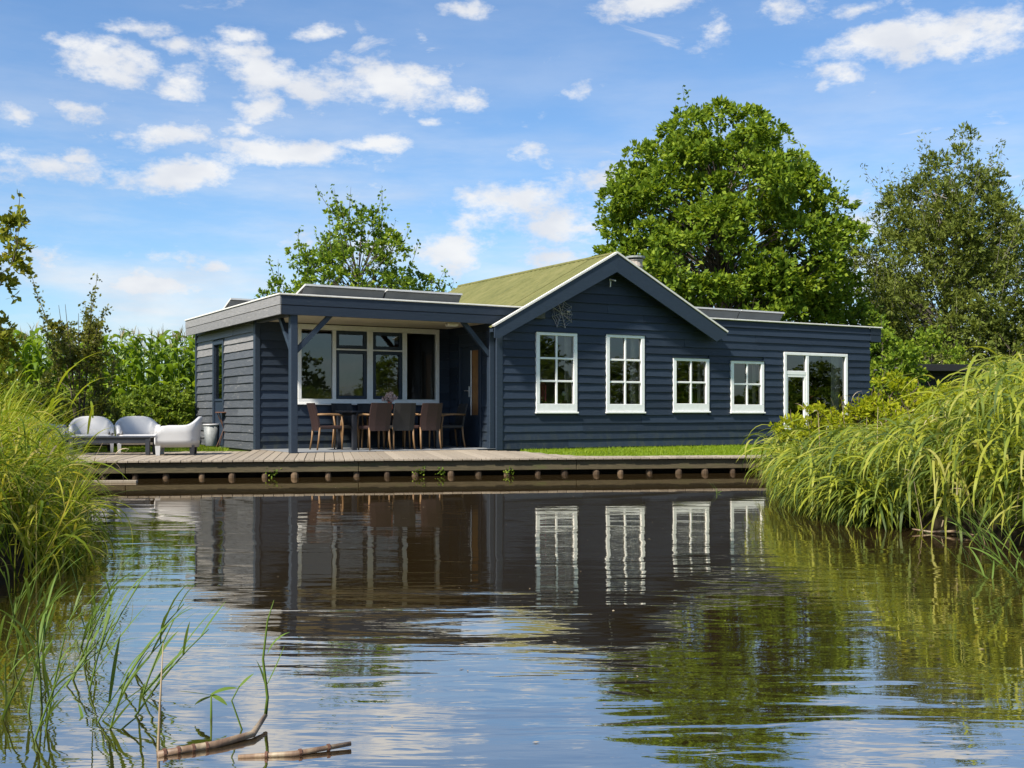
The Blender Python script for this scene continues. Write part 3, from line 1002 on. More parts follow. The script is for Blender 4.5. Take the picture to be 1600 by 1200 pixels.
# wide window with side light and a small top light
a, b, c, d = WINS[4]
w5 = frame_mesh(a, b, c, d, -.055, .05, .075, .10, .065).build('window', 'white_paint', house)
mid5 = a + .70
MB().bbox((mid5, -.05, c + .10), (mid5 + .085, .045, d - .065), .005).build('mullion', 'white_paint', w5)
MB().bbox((a + .075, -.045, d - .52), (mid5, .04, d - .43), .005).build('transom', 'white_paint', w5)
MB().bbox((a + .075, -.04, c + .10), (a + .13, .03, d - .52), .004).bbox((mid5 - .055, -.04, c + .1), (mid5, .03, d - .52), .004).bbox((a + .13, -.04, d - .575), (mid5 - .055, .03, d - .52), .004).build('sash', 'white_paint', w5)
pane(w5, a + .13, mid5 - .055, c + .1, d - .575, -.005)
pane(w5, a + .075, mid5, d - .43, d - .065, -.005)
pane(w5, mid5 + .085, b - .075, c + .1, d - .065, -.005)

# porch window: four bays, dark opening sashes in the two middle ones
a, b, c, d = PW
V0 = V_WIN
wp = frame_mesh(a, b, c, d, V0 - .06, V0 + .05, .075, .085, .10).build('window', 'white_paint', house)
bays = [(a + .075, 1.50), (1.57, 2.235), (2.36, 3.02), (3.12, b - .075)]
for x0, x1 in ((1.50, 1.57), (2.235, 2.36), (3.02, 3.12)):
    MB().bbox((x0, V0 - .055, c + .085), (x1, V0 + .045, d - .10), .005).build('mullion', 'white_paint', wp)
tz = 1.975
for k, (x0, x1) in enumerate(bays):
    if k in (0, 3):
        pane(wp, x0, x1, c + .085, d - .10, V0 - .01)
        continue
    MB().bbox((x0, V0 - .05, tz - .015), (x1, V0 + .04, tz + .015), .004).build('transom', 'white_paint', wp)
    for z0, z1 in ((c + .085, tz - .015), (tz + .015, d - .10)):
        frame_mesh(x0 + .004, x1 - .004, z0 + .004, z1 - .004, V0 - .045, V0 + .035, .065).build('sash', 'navy_trim', wp)
        pane(wp, x0 + .069, x1 - .069, z0 + .069, z1 - .069, V0 - .01)
MB().bbox((a - .02, V0 - .10, c - .03), (b + .02, V0 - .002, c - .002), .006).build('window_sill', 'white_paint', wp)

# porch door in the wing wall: dark leaf, upright glass strip with its reflection painted brown
door = MB()
DX = U_WING
for q in ((DV0, DV0 + .06, .02, 2.12), (DV1 - .06, DV1, .02, 2.12)):
    door.bbox((DX - .04, q[0], q[2]), (DX + .06, q[1], q[3]), .005)
door.bbox((DX - .04, DV0 + .06, 2.06), (DX + .06, DV1 - .06, 2.12), .005)
g0, g1 = DV0 + .17, DV0 + .44
for y0, y1, z0, z1 in ((DV0 + .063, g0, .03, 2.055), (g1, DV1 - .063, .03, 2.055), (g0, g1, .03, .66), (g0, g1, 1.98, 2.055)):
    door.box((DX + .0, y0, z0), (DX + .045, y1, z1))
dr = door.build('door', 'navy_trim', house)
MB().bbox((DX + .012, g0, .66), (DX + .03, g1, 1.98), .003).build('painted_reflection', 'reflection_brown', dr)  # opaque panel in place of glass, the brown reflection is its colour
MB().bbox((DX - .012, g1 - .004, .66), (DX - .001, g1 + .03, 1.98), .003).build('glass_bead', 'white_paint', dr)
MB().bbox((DX - .02, g1 + .07, 1.03), (DX - .001, g1 + .11, 1.25), .004).tube([(DX - .01, g1 + .09, 1.16), (DX - .06, g1 + .09, 1.16), (DX - .06, g1 + .20, 1.16)], .011, 6).build('door_handle', 'steel', dr)

# side door with tall glass
s0, s1, z0, z1 = SD
y1, y0 = V_REAR - s0 + V_WIN, V_REAR - s1 + V_WIN
sdm = MB().bbox((U_SIDE - .05, y0, z0), (U_SIDE + .06, y0 + .09, z1), .005).bbox((U_SIDE - .05, y1 - .09, z0), (U_SIDE + .06, y1, z1), .005).bbox((U_SIDE - .05, y0 + .09, z1 - .09), (U_SIDE + .06, y1 - .09, z1), .005)
sdm.box((U_SIDE - .01, y0 + .09, z0), (U_SIDE + .035, y1 - .09, .95)).bbox((U_SIDE - .03, y0 + .09, .95), (U_SIDE + .04, y1 - .09, 1.0), .004)
sdo = sdm.build('door', 'navy_trim', house)
mesh_obj('pane', [(U_SIDE + .01, y1 - .09, 1.0), (U_SIDE + .01, y0 + .09, 1.0), (U_SIDE + .01, y0 + .09, z1 - .09), (U_SIDE + .01, y1 - .09, z1 - .09)], [(0, 1, 2, 3)], 'glass', sdo)

# ---- rooms behind the glass
MB().box((U_SIDE + .12, V_WIN + .11, -.02), (U_END - .1, 6.4, .02)).build('room_floor', 'interior_wood', house)
MB().box((U_WING + .12, .11, -.02), (U_END - .1, V_WIN + .10, .018)).build('room_floor', 'interior_wood', house)
MB().box((U_SIDE + .12, V_WIN + .11, 2.55), (U_WING + .3, 6.4, 2.57)).build('room_ceiling', 'interior_wall', house)
MB().box((U_WING + .12, .11, 2.52), (U_END - .1, 6.4, 2.54)).build('room_ceiling', 'interior_wall', house)
for x in (U_WING + .32, 8.1, 11.4):
    MB().box((x, 1.3 if x > 5 else V_WIN + .12, .02), (x + .08, 6.4, 2.52)).build('partition', 'interior_wall', house)
MB().box((U_WING + .45, 3.4, .02), (U_END - .15, 3.48, 2.52)).build('partition', 'interior_wall', house)
MB().box((.2, 5.2, .02), (4.2, 5.28, 2.54)).build('partition', 'interior_wall', house)
MB().box((U_WING + .14, 1.0, .02), (U_WING + .2, 1.55, 2.1)).build('hall_panel', 'interior_wood', house)
MB().box((U_WING + .6, .42, .02), (U_WING + .66, .98, 2.1)).build('hall_panel', 'interior_wood', house)
MB().box((3.25, V_WIN + .5, .02), (3.32, V_WIN + 1.2, 2.3)).build('hall_panel', 'interior_wood', house)


def curtain(u0, u1, v, z0, z1):
    n = int((u1 - u0) / .02)
    V = []; F = []
    for i in range(n + 1):
        u = u0 + (u1 - u0) * i / n
        w = .018 * math.sin(u * 70) + .006 * math.sin(u * 171)
        V += [(u, v + w, z0), (u, v + w, z1)]
    F = [(i * 2, i * 2 + 2, i * 2 + 3, i * 2 + 1) for i in range(n)]
    mesh_obj('curtain', V, F, 'curtain', house, smooth=True)


for u0, u1, z0, z1 in ((5.82, 5.98, .7, 2.4), (7.5, 7.70, .7, 2.4), (9.33, 9.48, .7, 1.95), (10.95, 11.1, .7, 1.95), (13.45, 13.78, .1, 2.2), (12.55, 12.68, .1, 2.2)):
    curtain(u0, u1, .17, z0, z1)
for a, b, c, d in WINS[:4]:
    MB().bbox((a - .02, .055, c + .09), (b + .02, .30, c + .125), .005).build('inner_sill', 'white_paint', house)


# ---- solar panels lying at a slant on the flat roofs: high edge toward the water
def solar(u0, u1, v, ztop, label, group=None):
    root = empty('solar_panel', W(u0, v, TOP - .02), ANG)
    tag(root, label, 'solar panel', group)
    L = u1 - u0; zt = ztop - TOP + .02; dv = .95
    zb = .06
    # slab from high front edge to low back edge
    V = [(0, 0, zt), (L, 0, zt), (L, dv, zb), (0, dv, zb)]
    th = .018
    MB().add([(0.02, .02, zt - .01), (L - .02, .02, zt - .01), (L - .02, dv - .02, zb - .004), (.02, dv - .02, zb - .004),
              (0.02, .02, zt - .01 - th), (L - .02, .02, zt - .01 - th), (L - .02, dv - .02, zb - .004 - th), (.02, dv - .02, zb - .004 - th)],
             [(0, 1, 2, 3), (7, 6, 5, 4), (0, 4, 5, 1), (1, 5, 6, 2), (2, 6, 7, 3), (3, 7, 4, 0)]).build('backing_sheet', 'panel_grey', root)
    MB().add([(0.03, .03, zt - .006), (L - .03, .03, zt - .006), (L - .03, dv - .03, zb + .002), (.03, dv - .03, zb + .002)], [(0, 1, 2, 3)]).build('cells', 'panel_dark', root)
    MB().beam((0, 0, zt), (L, 0, zt), .035, .035).build('frame_rail', 'panel_frame', root)
    MB().beam((0, dv, zb), (L, dv, zb), .035, .035).build('frame_rail', 'panel_frame', root)
    for x in (.012, L - .012):
        MB().beam((x, .02, zt - .002), (x, dv - .02, zb), .024, .035).build('frame_rail', 'panel_frame', root)
    MB().add([(.0, .03, zt - .022), (L, .03, zt - .022), (L, .26, .012), (0, .26, .012), (.0, .033, zt - .022), (L, .033, zt - .022), (L, .263, .012), (0, .263, .012)],
             [(0, 3, 2, 1), (4, 5, 6, 7), (0, 1, 5, 4), (1, 2, 6, 5), (2, 3, 7, 6), (3, 0, 4, 7)]).build('wind_deflector', 'deflector_grey', root)
    for x in (L * .12, L * .88):
        MB().beam((x, .0, .035), (x, dv, .035), .04, .03).build('strut', 'panel_frame', root)


solar(.42, 2.02, .55, 3.05, 'slanted solar panel on the porch roof, nearer its weathered corner', 'solar panels on the porch roof')
solar(2.05, 3.66, .55, 3.05, 'slanted solar panel on the porch roof, next to the green gable', 'solar panels on the porch roof')
solar(.10, 1.4, 4.2, 3.10, 'slanted solar panel far back on the porch roof behind the others', 'solar panels on the porch roof')
solar(9.95, 11.35, 1.0, 3.13, 'slanted solar panel on the flat wing roof, beside the gable slope', 'solar panels on the wing roof')
solar(11.37, 12.75, 1.0, 3.13, 'slanted solar panel on the flat wing roof, farther from the gable', 'solar panels on the wing roof')


# ---- cobweb ornament on the gable
def web():
    root = empty('cobweb_ornament', W(5.62, -.045, 2.72), ANG)
    tag(root, 'grey wire cobweb ornament hung on the navy gable', 'wall ornament')
    rg = random.Random(4)
    n = 9
    angs = [i * 2 * math.pi / n + rg.uniform(-.15, .15) for i in range(n)]
    rr = [rg.uniform(.24, .32) for _ in range(n)]
    for a_, r_ in zip(angs, rr):
        MB().tube([(0, 0, 0), (math.cos(a_) * r_, -.01, math.sin(a_) * r_)], .006, 4).build('spoke', 'wire_grey', root)
    for f in (.32, .55, .78, .97):
        pts = []
        for i in range(n + 1):
            a_, r_ = angs[i % n], rr[i % n] * f
            pts.append((math.cos(a_) * r_, -.008, math.sin(a_) * r_))
            if i < n:
                a2 = angs[(i + 1) % n] + (2 * math.pi if i == n - 1 else 0); am = (angs[i] + a2) / 2
                rm = (rr[i] + rr[(i + 1) % n]) / 2 * f * .84
                pts.append((math.cos(am) * rm, -.006, math.sin(am) * rm))
        MB().tube(pts, .004, 4).build('thread', 'wire_grey', root)
    MB().tube([(.11, -.02, .05), (.15, -.04, .04), (.19, -.02, .06)], [.02, .03, .015], 6).build('spider', 'wire_grey', root)


web()


# ---- things on the window sills
def lathe(prof, n=14):
    V = []; F = []
    for r_, z in prof:
        for j in range(n):
            V.append((r_ * math.cos(2 * math.pi * j / n), r_ * math.sin(2 * math.pi * j / n), z))
    for i in range(len(prof) - 1):
        for j in range(n): F.append((i * n + j, i * n + (j + 1) % n, (i + 1) * n + (j + 1) % n, (i + 1) * n + j))
    F.append(tuple(range(n))[::-1]); F.append(tuple((len(prof) - 1) * n + j for j in range(n)))
    return V, F


for k, du in enumerate((5.20, 5.36)):
    c = empty('candlestick', W(du, .15, .729 + .125), ANG)
    tag(c, ('tall pink candle in a holder on the left window sill, nearer the frame', 'tall pink candle in a holder on the left window sill, nearer the glazing bar')[k], 'candle', 'candles on the window sill')
    V, F = lathe([(.035, 0), (.035, .012), (.012, .02), (.012, .05), (.022, .06), (.022, .075)])
    mesh_obj('holder', V, F, 'vase_green', c)
    V, F = lathe([(.012, .075), (.011, .40), (.004, .41)], 8)
    mesh_obj('candle', V, F, 'candle_red', c)
rc = MB().bbox((5.10, .34, .95), (5.50, .40, 1.34), .02).bbox((5.12, .36, .4), (5.17, .39, .95), .005).bbox((5.43, .36, .4), (5.48, .39, .95), .005).bbox((5.10, .36, .44), (5.50, .75, .50), .01).bbox((5.12, .70, .02), (5.17, .74, .44), .004).bbox((5.43, .70, .02), (5.48, .74, .44), .004).bbox((5.12, .36, .02), (5.17, .39, .4), .004).bbox((5.43, .36, .02), (5.48, .39, .4), .004)
o = rc.build('indoor_chair', 'red_cloth', None); o.location = P0; o.rotation_euler = (0, 0, ANG)
tag(o, 'dark red chair back behind the pink candles indoors', 'chair')
c = empty('flower_pot', W(5.80, .16, .729 + .125), ANG); tag(c, 'small brown pot with a pale round bloom on sill', 'flower pot')
V, F = lathe([(.05, 0), (.075, .10), (.08, .11), (.06, .11)]); mesh_obj('pot', V, F, 'rust_brown', c)
V, F = lathe([(.008, .1), (.006, .22)], 6); mesh_obj('stem', V, F, 'leaf_shrub', c)
V, F = lathe([(.01, .2), (.045, .22), (.05, .25), (.02, .29)], 10); mesh_obj('bloom', V, F, 'petal_white', c)
c = empty('green_vase', W(9.14, .16, .742 + .125), ANG); tag(c, 'lime green vase with white and green flowers behind a small window', 'vase')
V, F = lathe([(.045, 0), (.055, .05), (.05, .28), (.055, .30)]); mesh_obj('vase', V, F, 'vase_green', c)
fl = Acc()
pp = rng.normal(size=(70, 3)) * (.07, .05, .05) + (-.02, 0, .40)
Vv, Ff = leaves(pp, rng.normal(size=(70, 3)), .05, .8); fl.add(Vv, Ff); fl.build('white_flowers', 'petal_white', c)
pp = rng.normal(size=(60, 3)) * (.06, .04, .05) + (.05, 0, .45); fl = Acc()
Vv, Ff = leaves(pp, rng.normal(size=(60, 3)), .06, .8); fl.add(Vv, Ff); fl.build('green_blooms', 'vase_green', c)
c = empty('red_flower', W(12.95, .40, .55), ANG); tag(c, 'red flower in a dark pot inside the wide window', 'flower pot')
V, F = lathe([(.09, 0), (.12, .28), (.10, .28)]); mesh_obj('pot', V, F, 'dark_pot_leg_shade', c)
V, F = lathe([(.01, .28), (.008, .52)], 6); mesh_obj('stem', V, F, 'leaf_shrub', c)
pp = rng.normal(size=(40, 3)) * .035 + (0, 0, .56); Vv, Ff = leaves(pp, rng.normal(size=(40, 3)), .06, .8)
mesh_obj('bloom', Vv, Ff, 'candle_red', c)

# ------------------------------------------------------------------ deck
deck = empty('deck', (E0[0], E0[1], 0), math.atan2(EE[1], EE[0]))
tag(deck, 'weathered grey wooden deck on piles along the water', 'deck')
# planks run back from the water's edge


def to_deck(p): d = np.asarray(p)[:2] - E0; return d @ EE, d @ EN


def from_deck(s, l): return E0 + EE * s + EN * l


def plank_len(s):
    # depth of the deck behind its edge
    if s < 1.55: return 3.75
    if s < 2.2: return 7.6
    p = from_deck(s, 0)
    d0 = (p - P0[:2]) @ VX[:2]; k = EN @ VX[:2]
    if s < 5.9:
        lim = (V_WIN - .05 - d0) / k
        return min(lim, 7.6)
    lim = (-.06 - d0) / k
    lawn = [(5.9, 3.6), (6.6, 2.75), (6.85, 1.5), (7.2, .62), (8.2, .5), (11, .55)]
    L = np.interp(s, [a for a, _ in lawn], [b for _, b in lawn])
    return min(lim, L)


PW_ = .152
s = -3.4
rgp = random.Random(2)
deck_poly = []
while s < 10.3:
    L = plank_len(s + PW_ / 2)
    a0 = -.02 + rgp.uniform(-.006, .006)
    z = DECK + rgp.uniform(-.002, .002)
    w = PW_ - .009
    o = MB().bbox((0, 0, -.032), (w, L - a0, 0), .004).build('plank', 'deck_wood', deck, loc=(s, a0, z))
    MB().tube([(w * .5, .07, -.002), (w * .5, .07, .0035)], .011, 6).build('screw', 'screw', o)
    s += PW_
for k in range(4):
    a = -3.4 + k * 3.45
    MB().bbox((a + .003, .035, DECK - .195), (a + 3.447, .10, DECK - .036), .008).build('edge_beam', 'beam_wood', deck)
    for j in range(2):
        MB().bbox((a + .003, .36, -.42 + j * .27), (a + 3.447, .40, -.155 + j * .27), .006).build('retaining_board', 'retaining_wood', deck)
s = -3.1
while s < 10.2:
    j = rgp.uniform(-.05, .05); r_ = rgp.uniform(.046, .06)
    tl = rgp.uniform(-.02, .02)
    MB().tube([(s + j - tl, .10, -.6), (s + j, .10 + tl, DECK - .235), (s + j, .10 + tl, DECK - .197)], [r_, r_, r_ * .8], 10).build('pile', 'pile_wood', deck)
    s += .47
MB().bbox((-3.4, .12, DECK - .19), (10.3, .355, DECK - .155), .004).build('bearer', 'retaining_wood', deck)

# loose pale plank floating by the left bank
o = MB().bbox((-.55, -.05, -.02), (.55, .05, .02), .006).build('floating_plank', 'deck_wood', None)
o.location = (-5.9, 15.6, .012); o.rotation_euler = (0, 0, R(7)); tag(o, 'pale plank afloat beside the left bank below the deck', 'plank')


# ------------------------------------------------------------------ dining set
def leg_curve(pts, r, root, m='teak', name='leg'):
    MB().tube(pts, r, 8).build(name, m, root, smooth=True)


def dining_chair(label, u, v, rz, m, arms=True, group='dining chairs under the porch roof'):
    """front is local -Y"""
    root = empty('dining_chair', W(u, v, .014), rz)
    tag(root, label, 'chair', group)
    back = []
    n = 6
    V = []
    for i in range(n + 1):
        t = i / n; z = .36 + t * .52; y = .20 + .11 * t ** 1.5
        hw = .205 + .012 * math.sin(t * 3)
        for x, dy in ((-hw, .0), (-hw * .5, .022), (hw * .5, .022), (hw, .0)):
            V.append((x, y + dy, z))
        for x, dy in ((hw, .035), (hw * .5, .055), (-hw * .5, .055), (-hw, .035)):
            V.append((x, y + dy, z))
    F = []
    for i in range(n):
        for j in range(8): F.append((i * 8 + j, i * 8 + (j + 1) % 8, (i + 1) * 8 + (j + 1) % 8, (i + 1) * 8 + j))
    F += [tuple(range(8))[::-1], tuple(n * 8 + j for j in range(8))]
    mesh_obj('backrest', V, F, m, root)
    MB().bbox((-.215, -.25, .39), (.215, .22, .455), .015).build('seat', m, root)
    for sx in (-1, 1):
        leg_curve([(sx * .20, .215, .42), (sx * .205, .235, .2), (sx * .215, .27, 0)], [.02, .019, .015], root)
        if arms:
            leg_curve([(sx * .225, -.20, .64), (sx * .225, -.235, .45), (sx * .215, -.225, .2), (sx * .21, -.215, 0)], [.017, .02, .018, .014], root)
            leg_curve([(sx * .225, .27, .66), (sx * .235, .05, .668), (sx * .23, -.14, .66), (sx * .225, -.23, .63)], [.018, .02, .02, .016], root, name='armrest')
        else:
            leg_curve([(sx * .20, -.215, .42), (sx * .21, -.215, 0)], [.02, .015], root)


dining_chair('brown woven dining chair with its back to the water, nearer the porch post', 1.72, .42, ANG + R(183), 'wicker_brown')
dining_chair('dark grey woven dining chair between two brown ones', 2.25, .46, ANG + R(178), 'wicker_dark')
dining_chair('brown woven dining chair with its back to the water, nearer the door', 2.78, .42, ANG + R(181), 'wicker_brown')
dining_chair('brown woven armchair at the table end toward the open side of the porch', 1.02, 1.0, ANG + R(88), 'wicker_brown')
dining_chair('dark woven armchair at the table end toward the glazed door', 3.55, .92, ANG - R(96), 'wicker_dark')
for k, du in enumerate((1.65, 2.2, 2.75)):
    dining_chair(('dark woven chair on the window side of the table, by the brown end armchair', 'dark woven chair on the window side of the table, in the middle behind the vase', 'dark woven chair on the window side of the table, by the dark end armchair')[k], du, 1.55, ANG, 'wicker_dark')

tb = empty('dining_table', W(2.27, .98, .013), ANG)
tag(tb, 'long dark dining table under the porch roof', 'table')
for k in range(4):
    MB().bbox((-.93, -.43 + k * .216, .705), (.93, -.43 + k * .216 + .208, .74), .004).build('tabletop_board', 'dark_table', tb)
for sx in (-1, 1):
    for sy in (-1, 1):
        MB().bbox((sx * .87 - .04, sy * .38 - .04, 0), (sx * .87 + .04, sy * .38 + .04, .66), .004).build('leg', 'dark_table', tb)
MB().bbox((-.82, -.385, .64), (.82, -.36, .70), .003).bbox((-.82, .36, .64), (.82, .385, .70), .003).build('apron', 'dark_table', tb)
vs = empty('flower_vase', W(2.26, .90, .753), ANG)
tag(vs, 'orange vase of dried pale flowers on the dining table', 'vase')
V, F = lathe([(.04, 0), (.065, .04), (.06, .10), (.035, .15), (.045, .17)]); mesh_obj('vase', V, F, 'vase_orange', vs, smooth=True)
st = Acc(); blo = Acc()
for k in range(26):
    a_ = rng.uniform(0, 2 * math.pi); r_ = rng.uniform(.03, .16); hz_ = rng.uniform(.22, .34) - r_ * .3
    tip = np.array([math.cos(a_) * r_, math.sin(a_) * r_ * .7, hz_])
    V, F = tube([(0, 0, .12), tip * (.5, .5, .75), tip], .003, 4); st.add(V, F)
    pp = tip + rng.normal(size=(16, 3)) * .02
    V, F = leaves(pp, rng.normal(size=(16, 3)), .035, .7); blo.add(V, F)
st.build('stems', 'twig', vs); blo.build('blooms', 'dried_flower', vs)


# ------------------------------------------------------------------ lounge set
def tub_chair(label, loc, rz):
    """moulded shell: a U-shaped wall that runs down into four feet, deep seat; front is local -Y"""
    root = empty('tub_chair', loc, rz)
    tag(root, label, 'chair', 'white tub chairs on the deck')
    path = []
    hw, dp = .36, .34
    for i in range(33):
        t = i / 32
        if t < .22: x, y = -hw - .0, -dp + (t / .22) * .36
        elif t > .78: x, y = hw, -dp + ((1 - t) / .22) * .36
        else:
            a_ = math.pi - (t - .22) / .56 * math.pi
            ca, sa = math.cos(a_), math.sin(a_)
            x = hw * math.copysign(abs(ca) ** .58, ca); y = .02 + .32 * abs(sa) ** .58
        path.append((x, y, t))
    V = []; sec = 9
    for x, y, t in path:
        d = abs(t - .5) * 2     # 0 at the back, 1 at the arm tips
        top = .495 + .155 * (0.5 + .5 * math.cos(min(1, d / .58) * math.pi))
        if d > .84: top -= .15 * ((d - .84) / .16) ** 2.2
        lean = .035 * max(0, 1 - d / .6)
        nx, ny = (x / hw, max(0, y) / .34)
        l = math.hypot(nx, ny) or 1; nx /= l; ny /= l
        th = .055
        zb = .135
        P = [(0, zb), (.004, .26), (.012 + lean * .5, top * .75), (.022 + lean, top - .02), (.006 + lean, top), (-th * .6 + lean, top), (-th * .95 + lean, top - .025), (-th - .02 + lean * .2, .38), (-th - .05, .26)]
        for o_, z in P:
            V.append((x + nx * o_, y + ny * o_, z))
    F = []
    m_ = len(path)
    for i in range(m_ - 1):
        for j in range(sec):
            a_ = i * sec + j; b_ = i * sec + (j + 1) % sec
            F.append((a_, b_, b_ + sec, a_ + sec))
    F += [tuple(range(sec)), tuple((m_ - 1) * sec + j for j in range(sec))[::-1]]
    mesh_obj('shell', V, F, 'white_plastic', root, smooth=True)
    # seat pan with a rolled front
    V = []; n = 10
    for i in range(n + 1):
        x = -.335 + .67 * i / n
        dip = .018 * (1 - (x / .335) ** 2)
        for y, z in ((-.335, .14), (-.36, .2), (-.36, .285), (-.335, .325), (-.28, .335 - dip), (0, .315 - dip), (.25, .30), (.25, .24), (-.30, .2)):
            V.append((x, y, z))
    F = []
    k_ = 9
    for i in range(n):
        for j in range(k_): F.append((i * k_ + j, (i + 1) * k_ + j, (i + 1) * k_ + (j + 1) % k_, i * k_ + (j + 1) % k_))
    F += [tuple(range(k_)), tuple(n * k_ + j for j in range(k_))[::-1]]
    mesh_obj('seat', V, F, 'white_plastic', root, smooth=True)
    for sx in (-1, 1):
        for y0, y1 in ((-.345, -.26), (.20, .285)):
            ox = sx * (.335 if y0 < 0 else .30)
            V = []
            for z, s_ in ((0, .75), (.16, 1.0)):
                cx_ = ox; cy_ = (y0 + y1) / 2
                for ax, ay in ((-1, -1), (1, -1), (1, 1), (-1, 1)):
                    V.append((cx_ + ax * .03 * s_, cy_ + ay * (y1 - y0) / 2 * s_, z))
            mesh_obj('leg', V, [(3, 2, 1, 0), (4, 5, 6, 7), (0, 1, 5, 4), (1, 2, 6, 5), (2, 3, 7, 6), (3, 0, 4, 7)], 'white_plastic' if y0 < 0 else 'dark_pot_leg_shade', root)  # rear legs get a dark colour as painted shade


def deck_pt(x, y): p = on_ground(x, y, DECK); return (p[0], p[1], DECK + .002)


tub_chair('white moulded tub chair facing the water behind the low table, on its grassy end', deck_pt(143, 706.5), R(22))
tub_chair('white moulded tub chair facing the water, beside the sideways one', deck_pt(215, 706.5), R(24))
tub_chair('white moulded tub chair turned sideways at the table end by the house', deck_pt(279, 710.5), R(-78))
tub_chair('white moulded tub chair half hidden behind tall grass', deck_pt(62, 706), R(60))
lt = empty('low_table', deck_pt(178, 710.5), R(3))
tag(lt, 'long low dark table in front of the white chairs', 'table')
for k in range(3):
    MB().bbox((-.68, -.27 + k * .18, .285), (.68, -.27 + k * .18 + .175, .312), .005).build('tabletop_board', 'dark_table', lt)
MB().bbox((-.62, -.24, .20), (.62, -.215, .284), .003).bbox((-.62, .215, .20), (.62, .24, .284), .003).build('apron', 'dark_table', lt)
for sx in (-1, 1):
    for sy in (-1, 1):
        MB().bbox((sx * .63 - .035, sy * .225 - .03, 0), (sx * .63 + .035, sy * .225 + .03, .284), .005).build('leg', 'dark_table', lt)

# bucket planter and bistro table by the side wall
pb = deck_pt(330, 697)
bk = empty('bucket', pb, 0); tag(bk, 'pale grey tapered bucket against the weathered side wall', 'bucket')
V, F = lathe([(.12, 0), (.125, .01), (.16, .44), (.15, .44), (.135, .3), (.12, .1)], 20); mesh_obj('body', V, F, 'zinc', bk, smooth=True)
V, F = lathe([(.158, .435), (.175, .435), (.178, .455), (.172, .47), (.152, .47), (.152, .44)], 20); mesh_obj('rim', V, F, 'white_plastic', bk, smooth=True)
pb = deck_pt(350, 698)
bt = empty('bistro_table', pb, 0); tag(bt, 'small folding garden table with a brown top beside the bucket', 'table')
V, F = lathe([(.17, .70), (.18, .705), (.18, .72), (.17, .725)], 20); mesh_obj('tabletop', V, F, 'rust_brown', bt)
for sx in (-1, 1):
    MB().tube([(sx * .13, -.10, 0), (-sx * .12, .08, .70)], .009, 6).build('leg', 'rust_brown', bt)
    MB().tube([(sx * .13, .10, 0), (-sx * .12, -.08, .70)], .009, 6).build('leg', 'rust_brown', bt)
MB().tube([(-.13, -.10, .02), (-.13, .10, .02)], .008, 6).tube([(.13, -.10, .02), (.13, .10, .02)], .008, 6).build('foot_bar', 'rust_brown', bt)


# ------------------------------------------------------------------ trees
def bez(a, b, c, n):
    t = np.linspace(0, 1, n)[:, None]
    return (1 - t) ** 2 * a + 2 * (1 - t) * t * b + t * t * c


